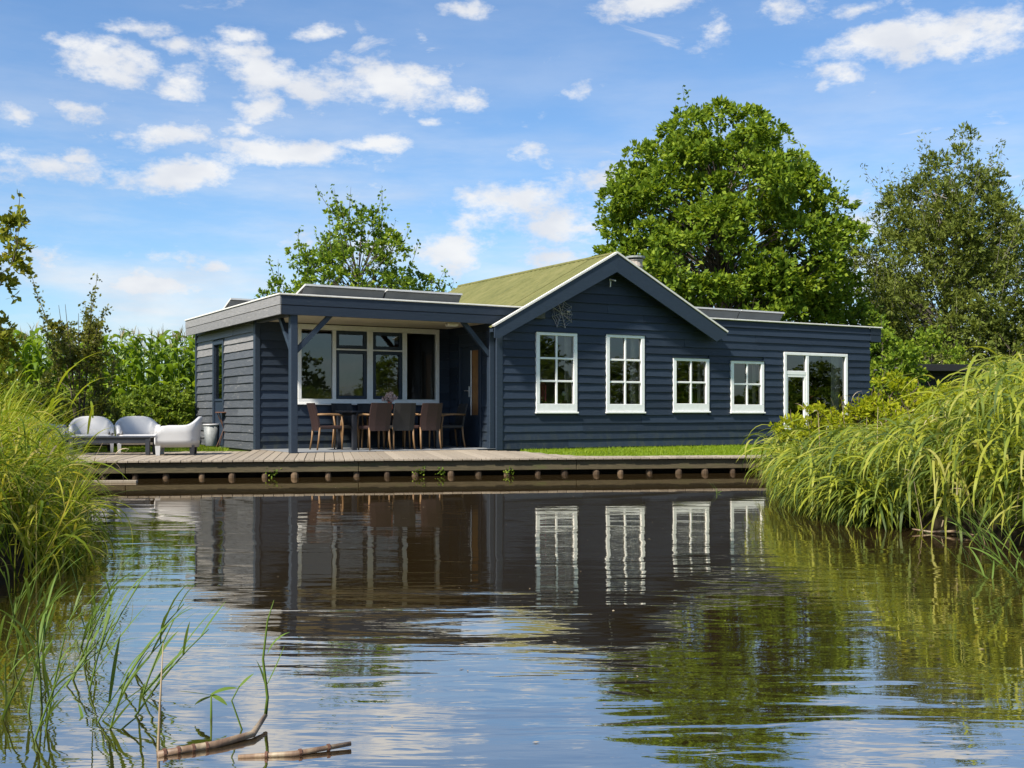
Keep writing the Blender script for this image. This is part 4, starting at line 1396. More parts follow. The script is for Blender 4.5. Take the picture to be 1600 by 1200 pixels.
def make_tree(name, label, pos, H, prof, nclump, per, lsize, lm, bark='bark', rc=(.45, .8), trunk_r=.16, seed=1, shoots=0, shoot_len=1.2, shoot_leaves=26,
              group=None, inner=.45, flat=.8, cat='tree', aspect=.62, up=.45, multi=1, sq=1.0):
    """prof: list of (z, radius); clumps of small leaves fill the outer part of the profile"""
    rg = np.random.default_rng(seed)
    root = empty(name, (float(pos[0]), float(pos[1]), float(pos[2])))
    tag(root, label, cat, group)
    zs = np.array([p[0] for p in prof]); rs = np.array([p[1] for p in prof])
    ph = rg.uniform(0, 6.28, 6)
    wood = Acc(); fol = Acc()
    # trunks
    trunks = []
    for k in range(multi):
        a_ = rg.uniform(0, 6.28); sp = 0 if multi == 1 else rg.uniform(.15, .5) * min(1, H / 5)
        top = H * rg.uniform(.72, .86)
        pts = np.array([(math.cos(a_) * sp * (z / top) * 1.8 + .06 * H / 6 * math.sin(z * .9 + ph[0]), math.sin(a_) * sp * (z / top) * 1.8 + .06 * H / 6 * math.cos(z * .7 + ph[1]), z) for z in np.linspace(-.15, top, 9)])
        rad = trunk_r * (1 - .88 * np.linspace(0, 1, 9) ** .9) / (1 if multi == 1 else 1.6)
        trunks.append((pts, top))
        V, F = tube(pts, rad, 9); wood.add(V, F)
    # clump centres
    zmin, zmax = zs.min(), zs.max()
    wgt = np.interp(np.linspace(zmin, zmax, 200), zs, rs) ** 1.35 + .05
    cdf = np.cumsum(wgt); cdf /= cdf[-1]
    z = np.interp(rg.random(nclump), cdf, np.linspace(zmin, zmax, 200))
    th = rg.uniform(0, 2 * math.pi, nclump)
    env = np.interp(z, zs, rs) * (1 + .16 * np.sin(3 * th + ph[2] + z * .8) + .11 * np.sin(5 * th + ph[3] - z * 1.3))
    q = inner + (1 - inner) * rg.random(nclump) ** .6
    Cn = np.stack([env * q * np.cos(th), env * q * np.sin(th) * sq, z], 1)
    R_ = rg.uniform(rc[0], rc[1], nclump)
    for i in range(nclump):
        pts, top = trunks[i % multi]
        c = Cn[i]
        hd = math.hypot(c[0], c[1])
        za = min(max(c[2] - hd * rg.uniform(.5, .95), top * .18), top * .97)
        j = za / top * 8
        a = np.array([np.interp(za, pts[:, 2], pts[:, 0]), np.interp(za, pts[:, 2], pts[:, 1]), za])
        b = a * .45 + c * .55 + np.array([0, 0, .12 * hd])
        r0 = max(.010, trunk_r * .20 * (1 - za / H * .6))
        V, F = tube(bez(a, b, c, 5), np.linspace(r0, .006, 5), 5); wood.add(V, F)
    # leaves, gathered into smaller sprays inside each clump
    k2 = 9
    sprays = max(3, per // k2)
    sd_ = rg.normal(size=(nclump, sprays, 3)) + np.array([0, 0, .35]) + unit(Cn * (1, 1, .15))[:, None] * .5
    sd_ = unit(sd_)
    sc_ = Cn[:, None] + sd_ * R_[:, None, None] * (rg.random((nclump, sprays, 1)) ** .4) * np.array([1, 1, flat])
    ax = sd_[:, :, None] * .75 + rg.normal(size=(nclump, sprays, k2, 3)) * .62 + np.array([0, 0, .12])
    P = sc_[:, :, None] + rg.normal(size=(nclump, sprays, k2, 3)) * lsize * .22 + np.zeros_like(ax)
    nr = rg.normal(size=ax.shape) * .45 + np.array([0, 0, 1.0]) * (up + .35) + sd_[:, :, None] * .3
    P = P.reshape(-1, 3); ax = ax.reshape(-1, 3); nr = nr.reshape(-1, 3)
    V, F = leaves_dir(P, ax, nr, lsize * rg.uniform(.7, 1.3, len(P)), aspect); fol.add(V, F)
    # upright shoots that break the outline
    for i in range(shoots):
        c = Cn[rg.integers(nclump)]
        env_c = np.interp(c[2], zs, rs)
        out = unit(np.array([c[0], c[1], 0]) + 1e-6)
        d = unit(out * rg.uniform(.05, .7) + np.array([0, 0, 1.0]) + rg.normal(size=3) * .15)
        L = shoot_len * rg.uniform(.5, 1.15)
        pts = bez(c, c + d * L * .5 + out * .08, c + d * L + np.array([0, 0, .1 * L]), 5)
        V, F = tube(pts, np.linspace(.012, .003, 5), 4); wood.add(V, F)
        tt = rg.uniform(.05, 1, shoot_leaves)
        P = np.stack([np.interp(tt, np.linspace(0, 1, 5), pts[:, k]) for k in range(3)], 1) + rg.normal(size=(shoot_leaves, 3)) * lsize * .55
        V, F = leaves(P, rg.normal(size=(shoot_leaves, 3)) + (0, 0, .4), lsize * rg.uniform(.7, 1.15, shoot_leaves), aspect, rg); fol.add(V, F)
    wood.build('trunk', bark, root, smooth=True)
    fol.build('crown', lm, root)
    return root


def gpos(x, Y): return ((x - 800) / FPX * Y, Y, .2)


make_tree('alder_tree', 'large round bright green tree rising behind the gable', gpos(1128, 38), 11.3,
          [(2.2, 2.4), (3.4, 3.6), (4.8, 4.0), (6.2, 3.95), (7.8, 3.4), (9.2, 2.85), (10.3, 2.1), (11.0, 1.1)], 340, 330, .19, 'leaf_alder', flat=.62, aspect=.5, rc=(.5, .85), trunk_r=.26, seed=21, shoots=60, shoot_len=1.1, shoot_leaves=26, inner=.55)
make_tree('birch_tree', 'tall dull green feathery tree beyond the dark shed', gpos(1484, 41), 12.0,
          [(1.2, 2.6), (3.0, 3.5), (5.2, 3.4), (7.2, 2.8), (8.8, 1.9), (10.0, 1.1), (10.9, .45)], 330, 300, .17, 'leaf_willow', bark='bark_pale', rc=(.4, .75), trunk_r=.2, seed=33, shoots=150, shoot_len=2.0, shoot_leaves=44, aspect=.34, up=.2, flat=1.25, multi=2)
make_tree('fruit_tree', 'loose yellow-green tree with upright shoots behind the porch roof', gpos(560, 34), 7.0,
          [(1.6, 1.9), (3.0, 2.8), (4.2, 2.9), (5.3, 2.2), (6.3, 1.25), (7.0, .6)], 230, 110, .13, 'leaf_fresh', rc=(.28, .55), trunk_r=.15, seed=5, shoots=95, shoot_len=1.25, shoot_leaves=26, inner=.25)
make_tree('oak_tree', 'yellowish broad-leaved tree reaching in over the left bank', (-9.55, 18.4, .2), 4.75,
          [(1.2, .9), (2.2, 1.35), (3.3, 1.35), (4.1, .9), (4.55, .4)], 64, 120, .125, 'leaf_oak', rc=(.22, .38), trunk_r=.11, seed=9, shoots=26, shoot_len=.55, shoot_leaves=14, inner=.3)
make_tree('elder_shrub', 'dark olive shrub with bare upright shoots before the corn', (-8.45, 21.3, .2), 3.4,
          [(.3, .5), (1.0, .6), (1.8, .5), (2.5, .35)], 40, 90, .085, 'leaf_olive', rc=(.2, .4), trunk_r=.05, seed=12, shoots=18, shoot_len=1.15, shoot_leaves=80, multi=4, cat='shrub')
for i, (x, Y, h, r, sd_, lab) in enumerate(((255, 25.0, 1.85, 1.0, 41, 'round leafy bush between the corn and the house corner'), (196, 24.0, 1.55, .95, 42, 'low leafy bush behind the two front-facing white chairs'),
                                            (130, 23.6, 1.5, .9, 43, 'low leafy bush behind the olive shrub'), (62, 22.5, 1.6, 1.0, 44, 'leafy bush behind the half hidden white chair'), (8, 21.5, 1.75, 1.0, 45, 'leafy bush below the yellowish broad-leaved tree'))):
    h *= .74
    make_tree('bush', lab, gpos(x, Y), h * .8, [(.1, r * .9), (h * .35, r), (h * .7, r * .75), (h * .9, r * .35)], 85, 150, .085, 'leaf_shrub', rc=(.22, .42), trunk_r=.04, seed=sd_, shoots=20, shoot_len=.32, shoot_leaves=16, group='bushes before the corn field', multi=3, cat='bush')
for i, (x, Y, h, r, sd_, m, lab) in enumerate(((1330, 37, 4.6, 1.7, 51, 'leaf_fresh', 'light green shrub between the two tall trees'), (1385, 31, 3.0, 1.2, 52, 'leaf_alder', 'dark green shrub at the house end below the tall tree'),
                                               (1440, 35, 3.3, 1.6, 53, 'leaf_alder', 'dark green shrub behind the near end of the shed'), (1580, 38, 4.2, 2.0, 54, 'leaf_willow', 'dull green shrub behind the far end of the shed'))):
    make_tree('shrub', lab, gpos(x, Y), h * .85, [(.1, r * .85), (h * .35, r), (h * .7, r * .75), (h * .93, r * .35)], 70, 130, .13, m, rc=(.3, .55), trunk_r=.06, seed=sd_, shoots=26, shoot_len=.7, shoot_leaves=18, multi=3, cat='shrub', group='shrubs at the right end')

# trees across the pond, seen mirrored in the window panes
far_spots = [(66, -4, 1.0), (74, -16, .9), (70, -28, .8), (62, -38, 1.05), (55, -46, .8), (80, 8, .95), (47, -55, 1.0), (76, 20, .85), (88, -26, 1.2), (36, -62, 1.0), (22, -66, 1.0), (-8, -60, 1.2), (66, -48, .9), (84, -6, 1.1), (58, -60, .85)]
proto = make_tree('bank_tree', 'dense green tree on the far side behind the viewer', (far_spots[0][0], far_spots[0][1], .2), 6.0,
                  [(.5, 1.6), (1.6, 2.4), (3.2, 2.5), (4.6, 1.8), (5.7, .8)], 90, 90, .24, 'leaf_shrub', rc=(.5, .9), trunk_r=.15, seed=61, shoots=12, group='trees behind the viewer')
for x, y, s_ in far_spots[1:]:
    c = proto.copy(); COL.objects.link(c)
    c.location = (x, y, .2); s_ *= 1.3 if y < -22 else .9; c.scale = (s_ * 1.4, s_ * 1.4, s_); c.rotation_euler = (0, 0, x * 1.7 + y)
    for ch in list(proto.children):
        k = ch.copy(); COL.objects.link(k); k.parent = c

proto.scale = (1.3, 1.3, .85)
bp = make_tree('bank_bush', 'bright green bush across the water behind the viewer', (40, 4, .2), 1.7, [(.1, 1.6), (.8, 1.9), (1.5, 1.4), (1.9, .6)], 60, 90, .2, 'leaf_fresh', rc=(.35, .6), trunk_r=.05, seed=63, shoots=10, shoot_len=.4, group='bushes behind the viewer', multi=3, cat='bush')
for k in range(22):
    c = bp.copy(); COL.objects.link(c)
    t_ = k / 21
    c.location = (48 - 26 * t_ ** 2 + 2 * math.sin(k * 2.1), 16 - 56 * t_ + 1.5 * math.sin(k * 3.3), .2)
    s_ = 1.0 + .25 * math.sin(k * 1.9); c.scale = (1.2, 1.2, s_); c.rotation_euler = (0, 0, k * 1.3)
    for ch in list(bp.children):
        q = ch.copy(); COL.objects.link(q); q.parent = c

# ------------------------------------------------------------------ dark shed at the right
sh = empty('shed', gpos(1545, 33), R(12)); tag(sh, 'low black timber shed with a flat roof under the trees', 'shed')
MB().box((-2.6, 0, 0), (3.6, 2.6, 2.05)).build('wall', 'black_timber', sh)
for k in range(13):
    MB().bbox((-2.62, -.03, .02 + k * .155), (3.62, -.002, .165 + k * .155), .006).build('siding_board', 'black_timber', sh)
MB().bbox((-2.95, -.45, 2.06), (3.95, 2.9, 2.13), .01).build('roof', 'flat_roof', sh)
MB().bbox((-2.97, -.48, 2.00), (3.97, -.452, 2.20), .006).build('fascia_board', 'black_timber', sh)


# ------------------------------------------------------------------ corn
def corn_arrays(rg, H, nl=11):
    a = Acc()
    az0 = rg.uniform(0, 6.28)
    V, F = tube([(0, 0, -.05), (rg.normal() * .03, rg.normal() * .03, H * .5), (rg.normal() * .05, rg.normal() * .05, H * .92)], [.016, .013, .006], 5); a.add(V, F)
    zz = np.linspace(.18, .88, nl) * H
    az = az0 + np.arange(nl) * math.pi + rg.normal(size=nl) * .45
    P = np.stack([np.zeros(nl), np.zeros(nl), zz], 1)
    V, F, _ = strips(P, az, rg.uniform(.85, 1.3, nl), rg.uniform(1.3, 2.5, nl), rg.uniform(.55, .9, nl) * np.linspace(1.05, .65, nl), rg.uniform(.095, .135, nl), 6, 1.3, bend=rg.normal(size=nl) * .4, twist=.25)
    a.add(V, F)
    t = Acc()
    n = 7
    az = rg.uniform(0, 6.28, n); P = np.tile([0, 0, H * .91], (n, 1))
    V, F, _ = strips(P, az, rg.uniform(1.1, 1.5, n), rg.uniform(.1, .7, n), rg.uniform(.16, .30, n), np.full(n, .012), 3, 1.2); t.add(V, F)
    return a, t


rgc = np.random.default_rng(77)
variants = []
for k in range(5):
    a, t = corn_arrays(rgc, 2.75 + rgc.uniform(-.15, .15))
    root = empty('corn_plant', (0, 0, 0)); tag(root, 'tall green maize plant with tassel at the field edge beyond the lawn', 'corn', 'corn plants along the field edge')
    a.build('leaves', 'leaf_corn', root); t.build('tassel', 'corn_tassel', root)
    variants.append(root)
n = 0
for row in range(3):
    x = -18.5 + row * .1
    while x < -6.2:
        y = 27.2 + row * .72 + rgc.normal() * .07 - .06 * (x + 12)
        src = variants[n % 5]
        if n < 5: c = src
        else:
            c = src.copy(); COL.objects.link(c)
            for ch in list(src.children):
                k = ch.copy(); COL.objects.link(k); k.parent = c
        c.location = (x, y, .22); c.rotation_euler = (rgc.normal() * .04, rgc.normal() * .04, rgc.uniform(0, 6.28))
        s_ = rgc.uniform(.98, 1.10); c.scale = (s_, s_, s_)
        n += 1
        x += .145 + rgc.uniform(-.03, .04)
mass = Acc(); tas = Acc()
for i in range(360):
    a, t = corn_arrays(rgc, 2.75 + rgc.uniform(-.2, .25), 8)
    off = np.array([rgc.uniform(-22, -4.5), rgc.uniform(29.6, 36), .22])
    mass.add(np.concatenate(a.V) + off, np.concatenate(a.F)); tas.add(np.concatenate(t.V) + off, np.concatenate(t.F))
cf = mass.build('corn_field', 'leaf_corn'); struct(cf, 'stuff', 'green corn field stretching away behind its front rows', 'corn field')
tt = tas.build('tassels', 'corn_tassel', cf)
tt['kind'] = 'stuff'


# ------------------------------------------------------------------ lawns
def in_poly(P, poly):
    x, y = P[:, 0], P[:, 1]; ins = np.zeros(len(P), bool); n = len(poly)
    for i in range(n):
        a = poly[i]; b = poly[(i + 1) % n]
        c = ((a[1] > y) != (b[1] > y)) & (x < (b[0] - a[0]) * (y - a[1]) / (b[1] - a[1] + 1e-12) + a[0])
        ins ^= c
    return ins


def scatter(poly, n, rg):
    poly = np.array(poly); lo = poly.min(0); hi = poly.max(0)
    out = np.zeros((0, 2))
    while len(out) < n:
        p = rg.uniform(lo, hi, (n * 2, 2)); out = np.concatenate([out, p[in_poly(p, poly)]])
    return out[:n]


def lawn(poly, n, label, z, hmin, hmax, seed):
    rg = np.random.default_rng(seed)
    p = scatter(poly, n, rg)
    P = np.stack([p[:, 0], p[:, 1], np.full(n, z)], 1)
    L = rg.uniform(hmin, hmax, n)
    V, F, _ = strips(P, rg.uniform(0, 6.28, n), rg.uniform(.8, 1.5, n), rg.uniform(0, .9, n), L, rg.uniform(.006, .011, n), 2, 1.2, prof=np.array([1, .7, .1]))
    o = mesh_obj('lawn_grass', V, F, 'leaf_lawn')
    struct(o, 'stuff', label, 'grass')


wl = [W(u, -.03)[:2] for u in (3.98 + .7, 14.6)]
lawn([(.15, 20.9), (.66, 18.75), (1.0, 18.12), (2.0, 18.2), (4.2, 18.75), (9.0, 19.6), (11, 23), wl[1], wl[0]], 60000, 'mown bright green lawn between the deck and the navy wall', .232, .035, .075, 3)
lawn([(-13, 19.6), (-5.3, 20.3), (-5.7, 22), (-6.6, 26), (-13, 26)], 34000, 'mown bright green lawn behind the white chairs', .228, .04, .085, 4)
struct(mesh_obj('lawn', [(.15, 20.9, .246), (.66, 18.75, .246), (1.0, 18.12, .246), (2.0, 18.2, .246), (4.2, 18.75, .246), (9.0, 19.6, .246), (11, 23, .246), (*wl[1], .246), (*wl[0], .246)], [tuple(range(9))], 'leaf_lawn'))


# ------------------------------------------------------------------ reeds on the right bank
def reed_mass(name, P, H, lean_az, lean, rg, m, label, nl=10, Lr=(.28, .5), Wd=(.011, .019), cat='reeds'):
    N = len(P)
    K = 6
    stems = Acc(); lv = Acc()
    V, F, C = strips(P, lean_az, math.pi / 2 - lean * .25, lean * rg.uniform(.5, 1.2, N), H, np.full(N, .008), K, 1.5, prof=np.linspace(1, .5, K + 1))
    stems.add(V, F)
    idx = np.repeat(np.arange(N), nl)
    t = np.tile(np.linspace(.22, 1.0, nl), N) + rg.normal(size=N * nl) * .03
    t = np.clip(t, .1, 1)
    f = t * K; i0 = np.minimum(f.astype(int), K - 1); fr = (f - i0)[:, None]
    B = C[idx, i0] * (1 - fr) + C[idx, i0 + 1] * fr
    az = lean_az[idx] + rg.normal(size=len(idx)) * 1.0
    L = rg.uniform(*Lr, len(idx)) * (1 - .25 * (t - .6) ** 2)
    V, F, _ = strips(B, az, rg.uniform(.15, 1.05, len(idx)), rg.uniform(1.3, 2.5, len(idx)), L, rg.uniform(*Wd, len(idx)), 6, .7, bend=rg.normal(size=len(idx)) * .35, twist=rg.normal(size=len(idx)) * .35)
    lv.add(V, F)
    lv.V += stems.V; lv.F += [fa + lv.n for fa in stems.F]; lv.n += stems.n
    o = lv.build(name, m)
    struct(o, 'stuff', label, cat)
    return o


rgr = np.random.default_rng(5)
bank = [(3.50, 13.4), (3.28, 12.0), (3.12, 10.6), (3.24, 9.5), (3.55, 8.5), (3.7, 7.6), (4.3, 7.4), (5.4, 9.5), (6.6, 12.5), (7.8, 15.5), (7.2, 16.8), (5.0, 16.6), (4.6, 16.4), (3.95, 15.0)]
p = scatter(bank, 1450, rgr)
edge = pond_sd(p[:, 0], p[:, 1])
zg = np.maximum(ground_z(p[:, 0], p[:, 1]), -.1)
px = 800 + FPX * p[:, 0] / p[:, 1]
# outline of the bank as it stands: low at its deck end, tall farther along
ytop = np.interp(px, [1150, 1185, 1235, 1290, 1325, 1345, 1400, 1440, 1500, 1545, 1580, 1650, 1800], [665, 630, 622, 662, 672, 668, 668, 668, 640, 606, 580, 575, 575])
ztop = EYE + (643 - ytop) / FPX * p[:, 1]
H = (ztop - zg) * rgr.uniform(.72, 1.06, len(p)) * np.where(rgr.random(len(p)) < .03, 1.12, 1)
H *= np.clip(.86 + edge * .4, .82, 1.0)
laz = np.full(len(p), math.pi + .55) + rgr.normal(size=len(p)) * .6
lean = np.clip(1.0 - edge * .5, .25, 1.05) * rgr.uniform(.7, 1.2, len(p))
keep = (H > .15) & ~((p[:, 1] < 9.7) & (edge < .08))
reed_mass('reed_bed', np.stack([p[:, 0], p[:, 1], zg], 1)[keep], H[keep] * 1.08, laz[keep], lean[keep], rgr, 'leaf_reed', 'drooping green reeds crowding the right bank over the water', nl=9, Lr=(.36, .68), Wd=(.016, .028))
# fringe that hangs to the water
t_ = rgr.uniform(0, 1, 420)
ep = np.array([(3.9, 14.8), (3.48, 13.2), (3.27, 12.0), (3.12, 10.6), (3.22, 9.6)]); tt_ = np.linspace(0, 1, 5)
fx = np.interp(t_, tt_, ep[:, 0]) + rgr.normal(size=420) * .07 + .03; fy = np.interp(t_, tt_, ep[:, 1])
reed_mass('reed_fringe', np.stack([fx, fy, np.full(420, .02)], 1), rgr.uniform(.25, .6, 420), math.pi + .5 + rgr.normal(size=420) * .8, rgr.uniform(.7, 1.5, 420), rgr, 'leaf_reed', 'low reeds trailing into the water along the right bank foot', nl=7, Lr=(.26, .48), Wd=(.015, .026))
# yellow-green herbs behind the reeds
for i, (x, Y, ytop_, r, lab) in enumerate(((1400, 13.0, 590, .45, 'tallest yellow-green leafy herb clump behind the reeds'), (1350, 13.2, 628, .42, 'yellow-green leafy herb clump behind the reeds below the wide window'), (1440, 12.4, 612, .45, 'yellow-green leafy herb clump behind the reeds before the shed'),
                                           (1265, 13.8, 634, .42, 'low yellow-green herb clump behind the reeds near the deck end'), (1480, 11.8, 618, .42, 'yellow-green leafy herb clump beside the tallest reeds'))):
    h = EYE + (643 - ytop_) / FPX * Y - .2
    make_tree('herb_clump', lab, gpos(x, Y), h, [(.15, r * .7), (h * .5, r), (h * .8, r * .7), (h * .98, r * .2)], 46, 80, .065, 'leaf_herb', bark='twig', rc=(.10, .2), trunk_r=.012, seed=80 + i, shoots=14, shoot_len=.25, shoot_leaves=12, multi=6, cat='plant', group='yellow-green herbs behind the reeds', aspect=.45)


# ------------------------------------------------------------------ left bank grass
rgl = np.random.default_rng(15)
lb = [(-2.72, 6.0), (-2.9, 7.1), (-3.55, 9.0), (-4.4, 11.0), (-5.5, 13.4), (-6.3, 14.6), (-8.2, 15.8), (-7.6, 13.5), (-6.2, 11), (-4.9, 8.6), (-4.2, 6.6), (-3.3, 5.6)]
ct = scatter(lb, 250, rgl)
n_ = 20
cid = np.repeat(np.arange(len(ct)), n_)
P2 = ct[cid] + rgl.normal(size=(len(cid), 2)) * .075
e2 = pond_sd(P2[:, 0], P2[:, 1])
z2 = np.maximum(ground_z(P2[:, 0], P2[:, 1]), -.05)
pxl = 800 + FPX * P2[:, 0] / P2[:, 1]
yt = np.interp(pxl, [-200, 0, 40, 90, 130, 170, 220], [590, 600, 618, 662, 688, 715, 735])
zt = EYE + (643 - yt) / FPX * P2[:, 1]
hh = np.clip(zt - z2, .25, 1.5) * np.clip(.62 + .5 * e2, .5, 1.0)
L = hh * rgl.uniform(.6, 1.35, len(cid))
az = np.where(rgl.random(len(cid)) < .40, rgl.normal(size=len(cid)) * .9 - .25, rgl.uniform(-3.14, 3.14, len(cid)))
V, F, _ = strips(np.stack([P2[:, 0], P2[:, 1], z2], 1), az, rgl.uniform(1.05, 1.5, len(cid)), np.where(rgl.random(len(cid)) < .5, rgl.uniform(.2, 1.1, len(cid)), rgl.uniform(1.0, 2.8, len(cid))), L, rgl.uniform(.009, .019, len(cid)), 6, 1.3, bend=rgl.normal(size=len(cid)) * .4, twist=rgl.normal(size=len(cid)) * .3)
struct(mesh_obj('sedge_bank', V, F, 'leaf_sedge'), 'stuff', 'long arching yellow-green grass hanging over the left bank', 'grass')
pl = scatter(lb, 420, rgl)
zl = np.maximum(ground_z(pl[:, 0], pl[:, 1]), -.05); el_ = pond_sd(pl[:, 0], pl[:, 1])
ypl = np.interp(800 + FPX * pl[:, 0] / pl[:, 1], [-200, 0, 40, 90, 130, 170, 220], [610, 622, 640, 690, 712, 730, 745])
Hl = np.clip(EYE + (643 - ypl) / FPX * pl[:, 1] - zl, .2, 1.3) * np.clip(.6 + .5 * el_, .5, 1) * rgl.uniform(.7, 1.1, len(pl))
reed_mass('leafy_grass', np.stack([pl[:, 0], pl[:, 1], zl], 1), Hl, rgl.normal(size=len(pl)) * 1.2 - .3, np.clip(1.0 - el_ * .4, .3, 1.1), rgl, 'leaf_sedge', 'tangled leafy yellow-green grass along the left bank', nl=9, Lr=(.22, .5), Wd=(.010, .020), cat='grass')
# a few broad reed leaves standing above the grass
Pb = np.array([(-5.35, 12.2, .2), (-5.1, 11.6, .2), (-4.6, 10.6, .2), (-4.9, 12.4, .2), (-4.3, 10.1, .2), (-5.6, 12.6, .2)])
for i, b_ in enumerate(Pb):
    st = strips(b_[None], np.array([rgl.uniform(-.6, .6)]), np.array([1.45]), np.array([rgl.uniform(.2, .5)]), np.array([rgl.uniform(.9, 1.25)]), np.array([.009]), 6, 1.4, prof=np.linspace(1, .6, 7))
    root = empty('bank_reed', b_); tag(root, 'single reed with broad pale leaves standing above the left bank grass', 'reed', 'single reeds in the left bank grass')
    V, F, C = st
    mesh_obj('stem', V - b_, F, 'leaf_sedge', root)
    for k in range(5):
        q = C[0, 2 + k % 5]
        V, F, _ = strips(q[None] - b_, np.array([rgl.normal() * 1.0]), np.array([rgl.uniform(.4, 1.1)]), np.array([rgl.uniform(.6, 1.6)]), np.array([rgl.uniform(.4, .65)]), np.array([.028]), 6, 1.2)
        mesh_obj('leaf', V, F, 'leaf_sedge', root)


# ------------------------------------------------------------------ reeds standing in the near water
def water_reed(label, base, H, az, lean, rg, nl=5, m='leaf_water_reed', group='reeds standing in the near water', name='water_reed', Lr=(.22, .38), Wd=.016):
    base = np.array(base, float)
    root = empty(name, base); tag(root, label, 'reed', group)
    pts = []
    K = 7
    C = [np.array([0, 0, -.25])]
    for k in range(K):
        th = math.pi / 2 - lean * (.55 + .6 * k / K)
        C.append(C[-1] + np.array([math.cos(th) * math.cos(az), math.cos(th) * math.sin(az), math.sin(th)]) * ((H + .25) / K))
    C = np.array(C)
    V, F = tube(C, np.linspace(.0055, .002, K + 1), 6)
    mesh_obj('stem', V, F, m, root, smooth=True)
    for k in range(nl):
        f = np.clip(.40 + .60 * (k + .5) / nl, 0, 1) * K; i0 = min(int(f), K - 1)
        q = C[i0] * (1 - (f - i0)) + C[i0 + 1] * (f - i0)
        a_ = az + rg.normal() * .75
        V, F, _ = strips(q[None], np.array([a_]), np.array([rg.uniform(.75, 1.25)]), np.array([rg.uniform(.15, 1.0)]), np.array([rg.uniform(*Lr)]), np.array([Wd * rg.uniform(.75, 1.2)]), 6, 1.3, twist=np.array([rg.normal() * .5]), bend=np.array([rg.normal() * .25]))
        mesh_obj('leaf', V, F, m, root)
    return root


rgw = np.random.default_rng(23)
spots = [(338, 690), (190, 1092), (150, 1120), (140, 1075), (118, 1085), (100, 1130), (85, 1060), (70, 1100), (55, 1140), (45, 1080), (30, 1120), (20, 1160), (10, 1090), (5, 1040), (60, 1030), (95, 1010), (120, 1040), (160, 1050), (40, 1000), (15, 985), (75, 985), (-20, 1060), (-30, 1120), (110, 980), (130, 1010), (-10, 1010), (50, 960), (145, 1140)][1:]
for i, (x, y) in enumerate(spots):
    p_ = on_ground(x, y, 0.0)
    solo = (x, y) == (190, 1092)
    water_reed('single broad-leaved green reed standing clear of the near reed clump' if solo else 'slender green reed in the clump standing in the near water', p_, rgw.uniform(.16, .42) if not solo else .30, rgw.normal() * .75 + .1, rgw.uniform(.1, .85) if not solo else .42, rgw, 5 if not solo else 4,
               group=None if solo else 'reeds standing in the near water', Lr=(.12, .32), Wd=rgw.uniform(.006, .013) if not solo else .016)


def stalk(name, label, pts, rad, m, cat='stalk', leaves_=()):
    pts = np.array(pts, float); base = pts[0].copy()
    root = empty(name, base); tag(root, label, cat)
    V, F = tube(pts - base, rad, 8); 
    mb = MB(); mb.tube(pts - base, rad, 8); mb.build('stem', m, root, smooth=True)
    for (q, a_, th, dr_, L_, w_) in leaves_:
        V, F, _ = strips((np.array(q) - base)[None], np.array([a_]), np.array([th]), np.array([dr_]), np.array([L_]), np.array([w_]), 6, 1.2, twist=np.array([.4]))
        mesh_obj('leaf', V, F, 'leaf_water_reed', root)
    return root


def wp(x, y, z=0.0, dz=0.0):
    """spot on the water seen at pixel x, y"""
    p_ = on_ground(x, y, z); return p_ + np.array([0, 0, dz])


def over(x, y, foot):
    """point above the spot foot (world) that shows at pixel row y: upright above it"""
    Yf = foot[1]
    return np.array([(x - 800) / FPX * Yf, Yf, EYE - (y - 643) / FPX * Yf])


b_ = wp(247, 1178)
stalk('dry_stalk', 'thin straight straw-coloured stalk rising from the water', [b_ + (0, 0, -.1), b_, over(250, 1100, b_), over(255, 1005, b_)], [.005, .005, .0035, .0012], 'leaf_dry')
b0 = wp(246, 1182); b1 = wp(335, 1168); b2 = wp(395, 1153); b3 = wp(415, 1132)
sh_ = over(420, 1040, b3)
root = stalk('broken_rhizome', 'thick jointed brown reed root afloat with a green shoot', [b0 + (0, 0, .004), (b0 + b1) / 2 + (0, 0, .008), b1 + (0, 0, .008), b2 + (0, 0, .012), b3 + (0, 0, .03)], [.0125, .0115, .0125, .011, .007], 'rhizome', 'reed root',
             [((over(417, 1070, b3)), .3, 1.1, -.1, .14, .012), (over(416, 1075, b3), 2.4, 1.2, .5, .10, .010), (over(418, 1020, b3), .4, 1.15, 1.0, .10, .011)])
for t_ in (.12, .36, .62, .86):
    q = b0 + (b1 - b0) * t_ + (0, 0, .007)
    d_ = unit(b1 - b0)
    mb = MB(); mb.tube(np.array([q - d_ * .004, q + d_ * .004]) - (b0 + (0, 0, .004)), .0145, 8); mb.build('joint', 'rust_brown', root)
mb = MB(); mb.tube(np.array([b3 + (0, 0, .03), over(418, 1090, b3), over(411, 1030, b3), over(418, 970, b3), over(428, 938, b3)]) - (b0 + (0, 0, .004)), [.006, .005, .004, .003, .001], 6); mb.build('shoot', 'leaf_water_reed', root, smooth=True)
c0 = wp(372, 1184); c1 = wp(460, 1181); c2 = wp(548, 1168)
root = stalk('floating_stalk', 'pale jointed reed stalk floating flat on the water', [c0 + (0, 0, .003), c1 + (0, 0, .006), c2 + (0, 0, .012)], [.006, .009, .007], 'rhizome', 'reed stalk')
for t_ in (.25, .55, .8):
    q = (c0 + (c1 - c0) * (t_ * 2) if t_ < .5 else c1 + (c2 - c1) * (t_ * 2 - 1)) + (0, 0, .003 + .009 * t_); d_ = unit(c1 - c0) if t_ < .5 else unit(c2 - c1)
    mb = MB(); mb.tube(np.array([q - d_ * .004, q + d_ * .004]) - (c0 + (0, 0, .003)), .011, 8); mb.build('joint', 'rust_brown', root)
lf = wp(330, 1122)
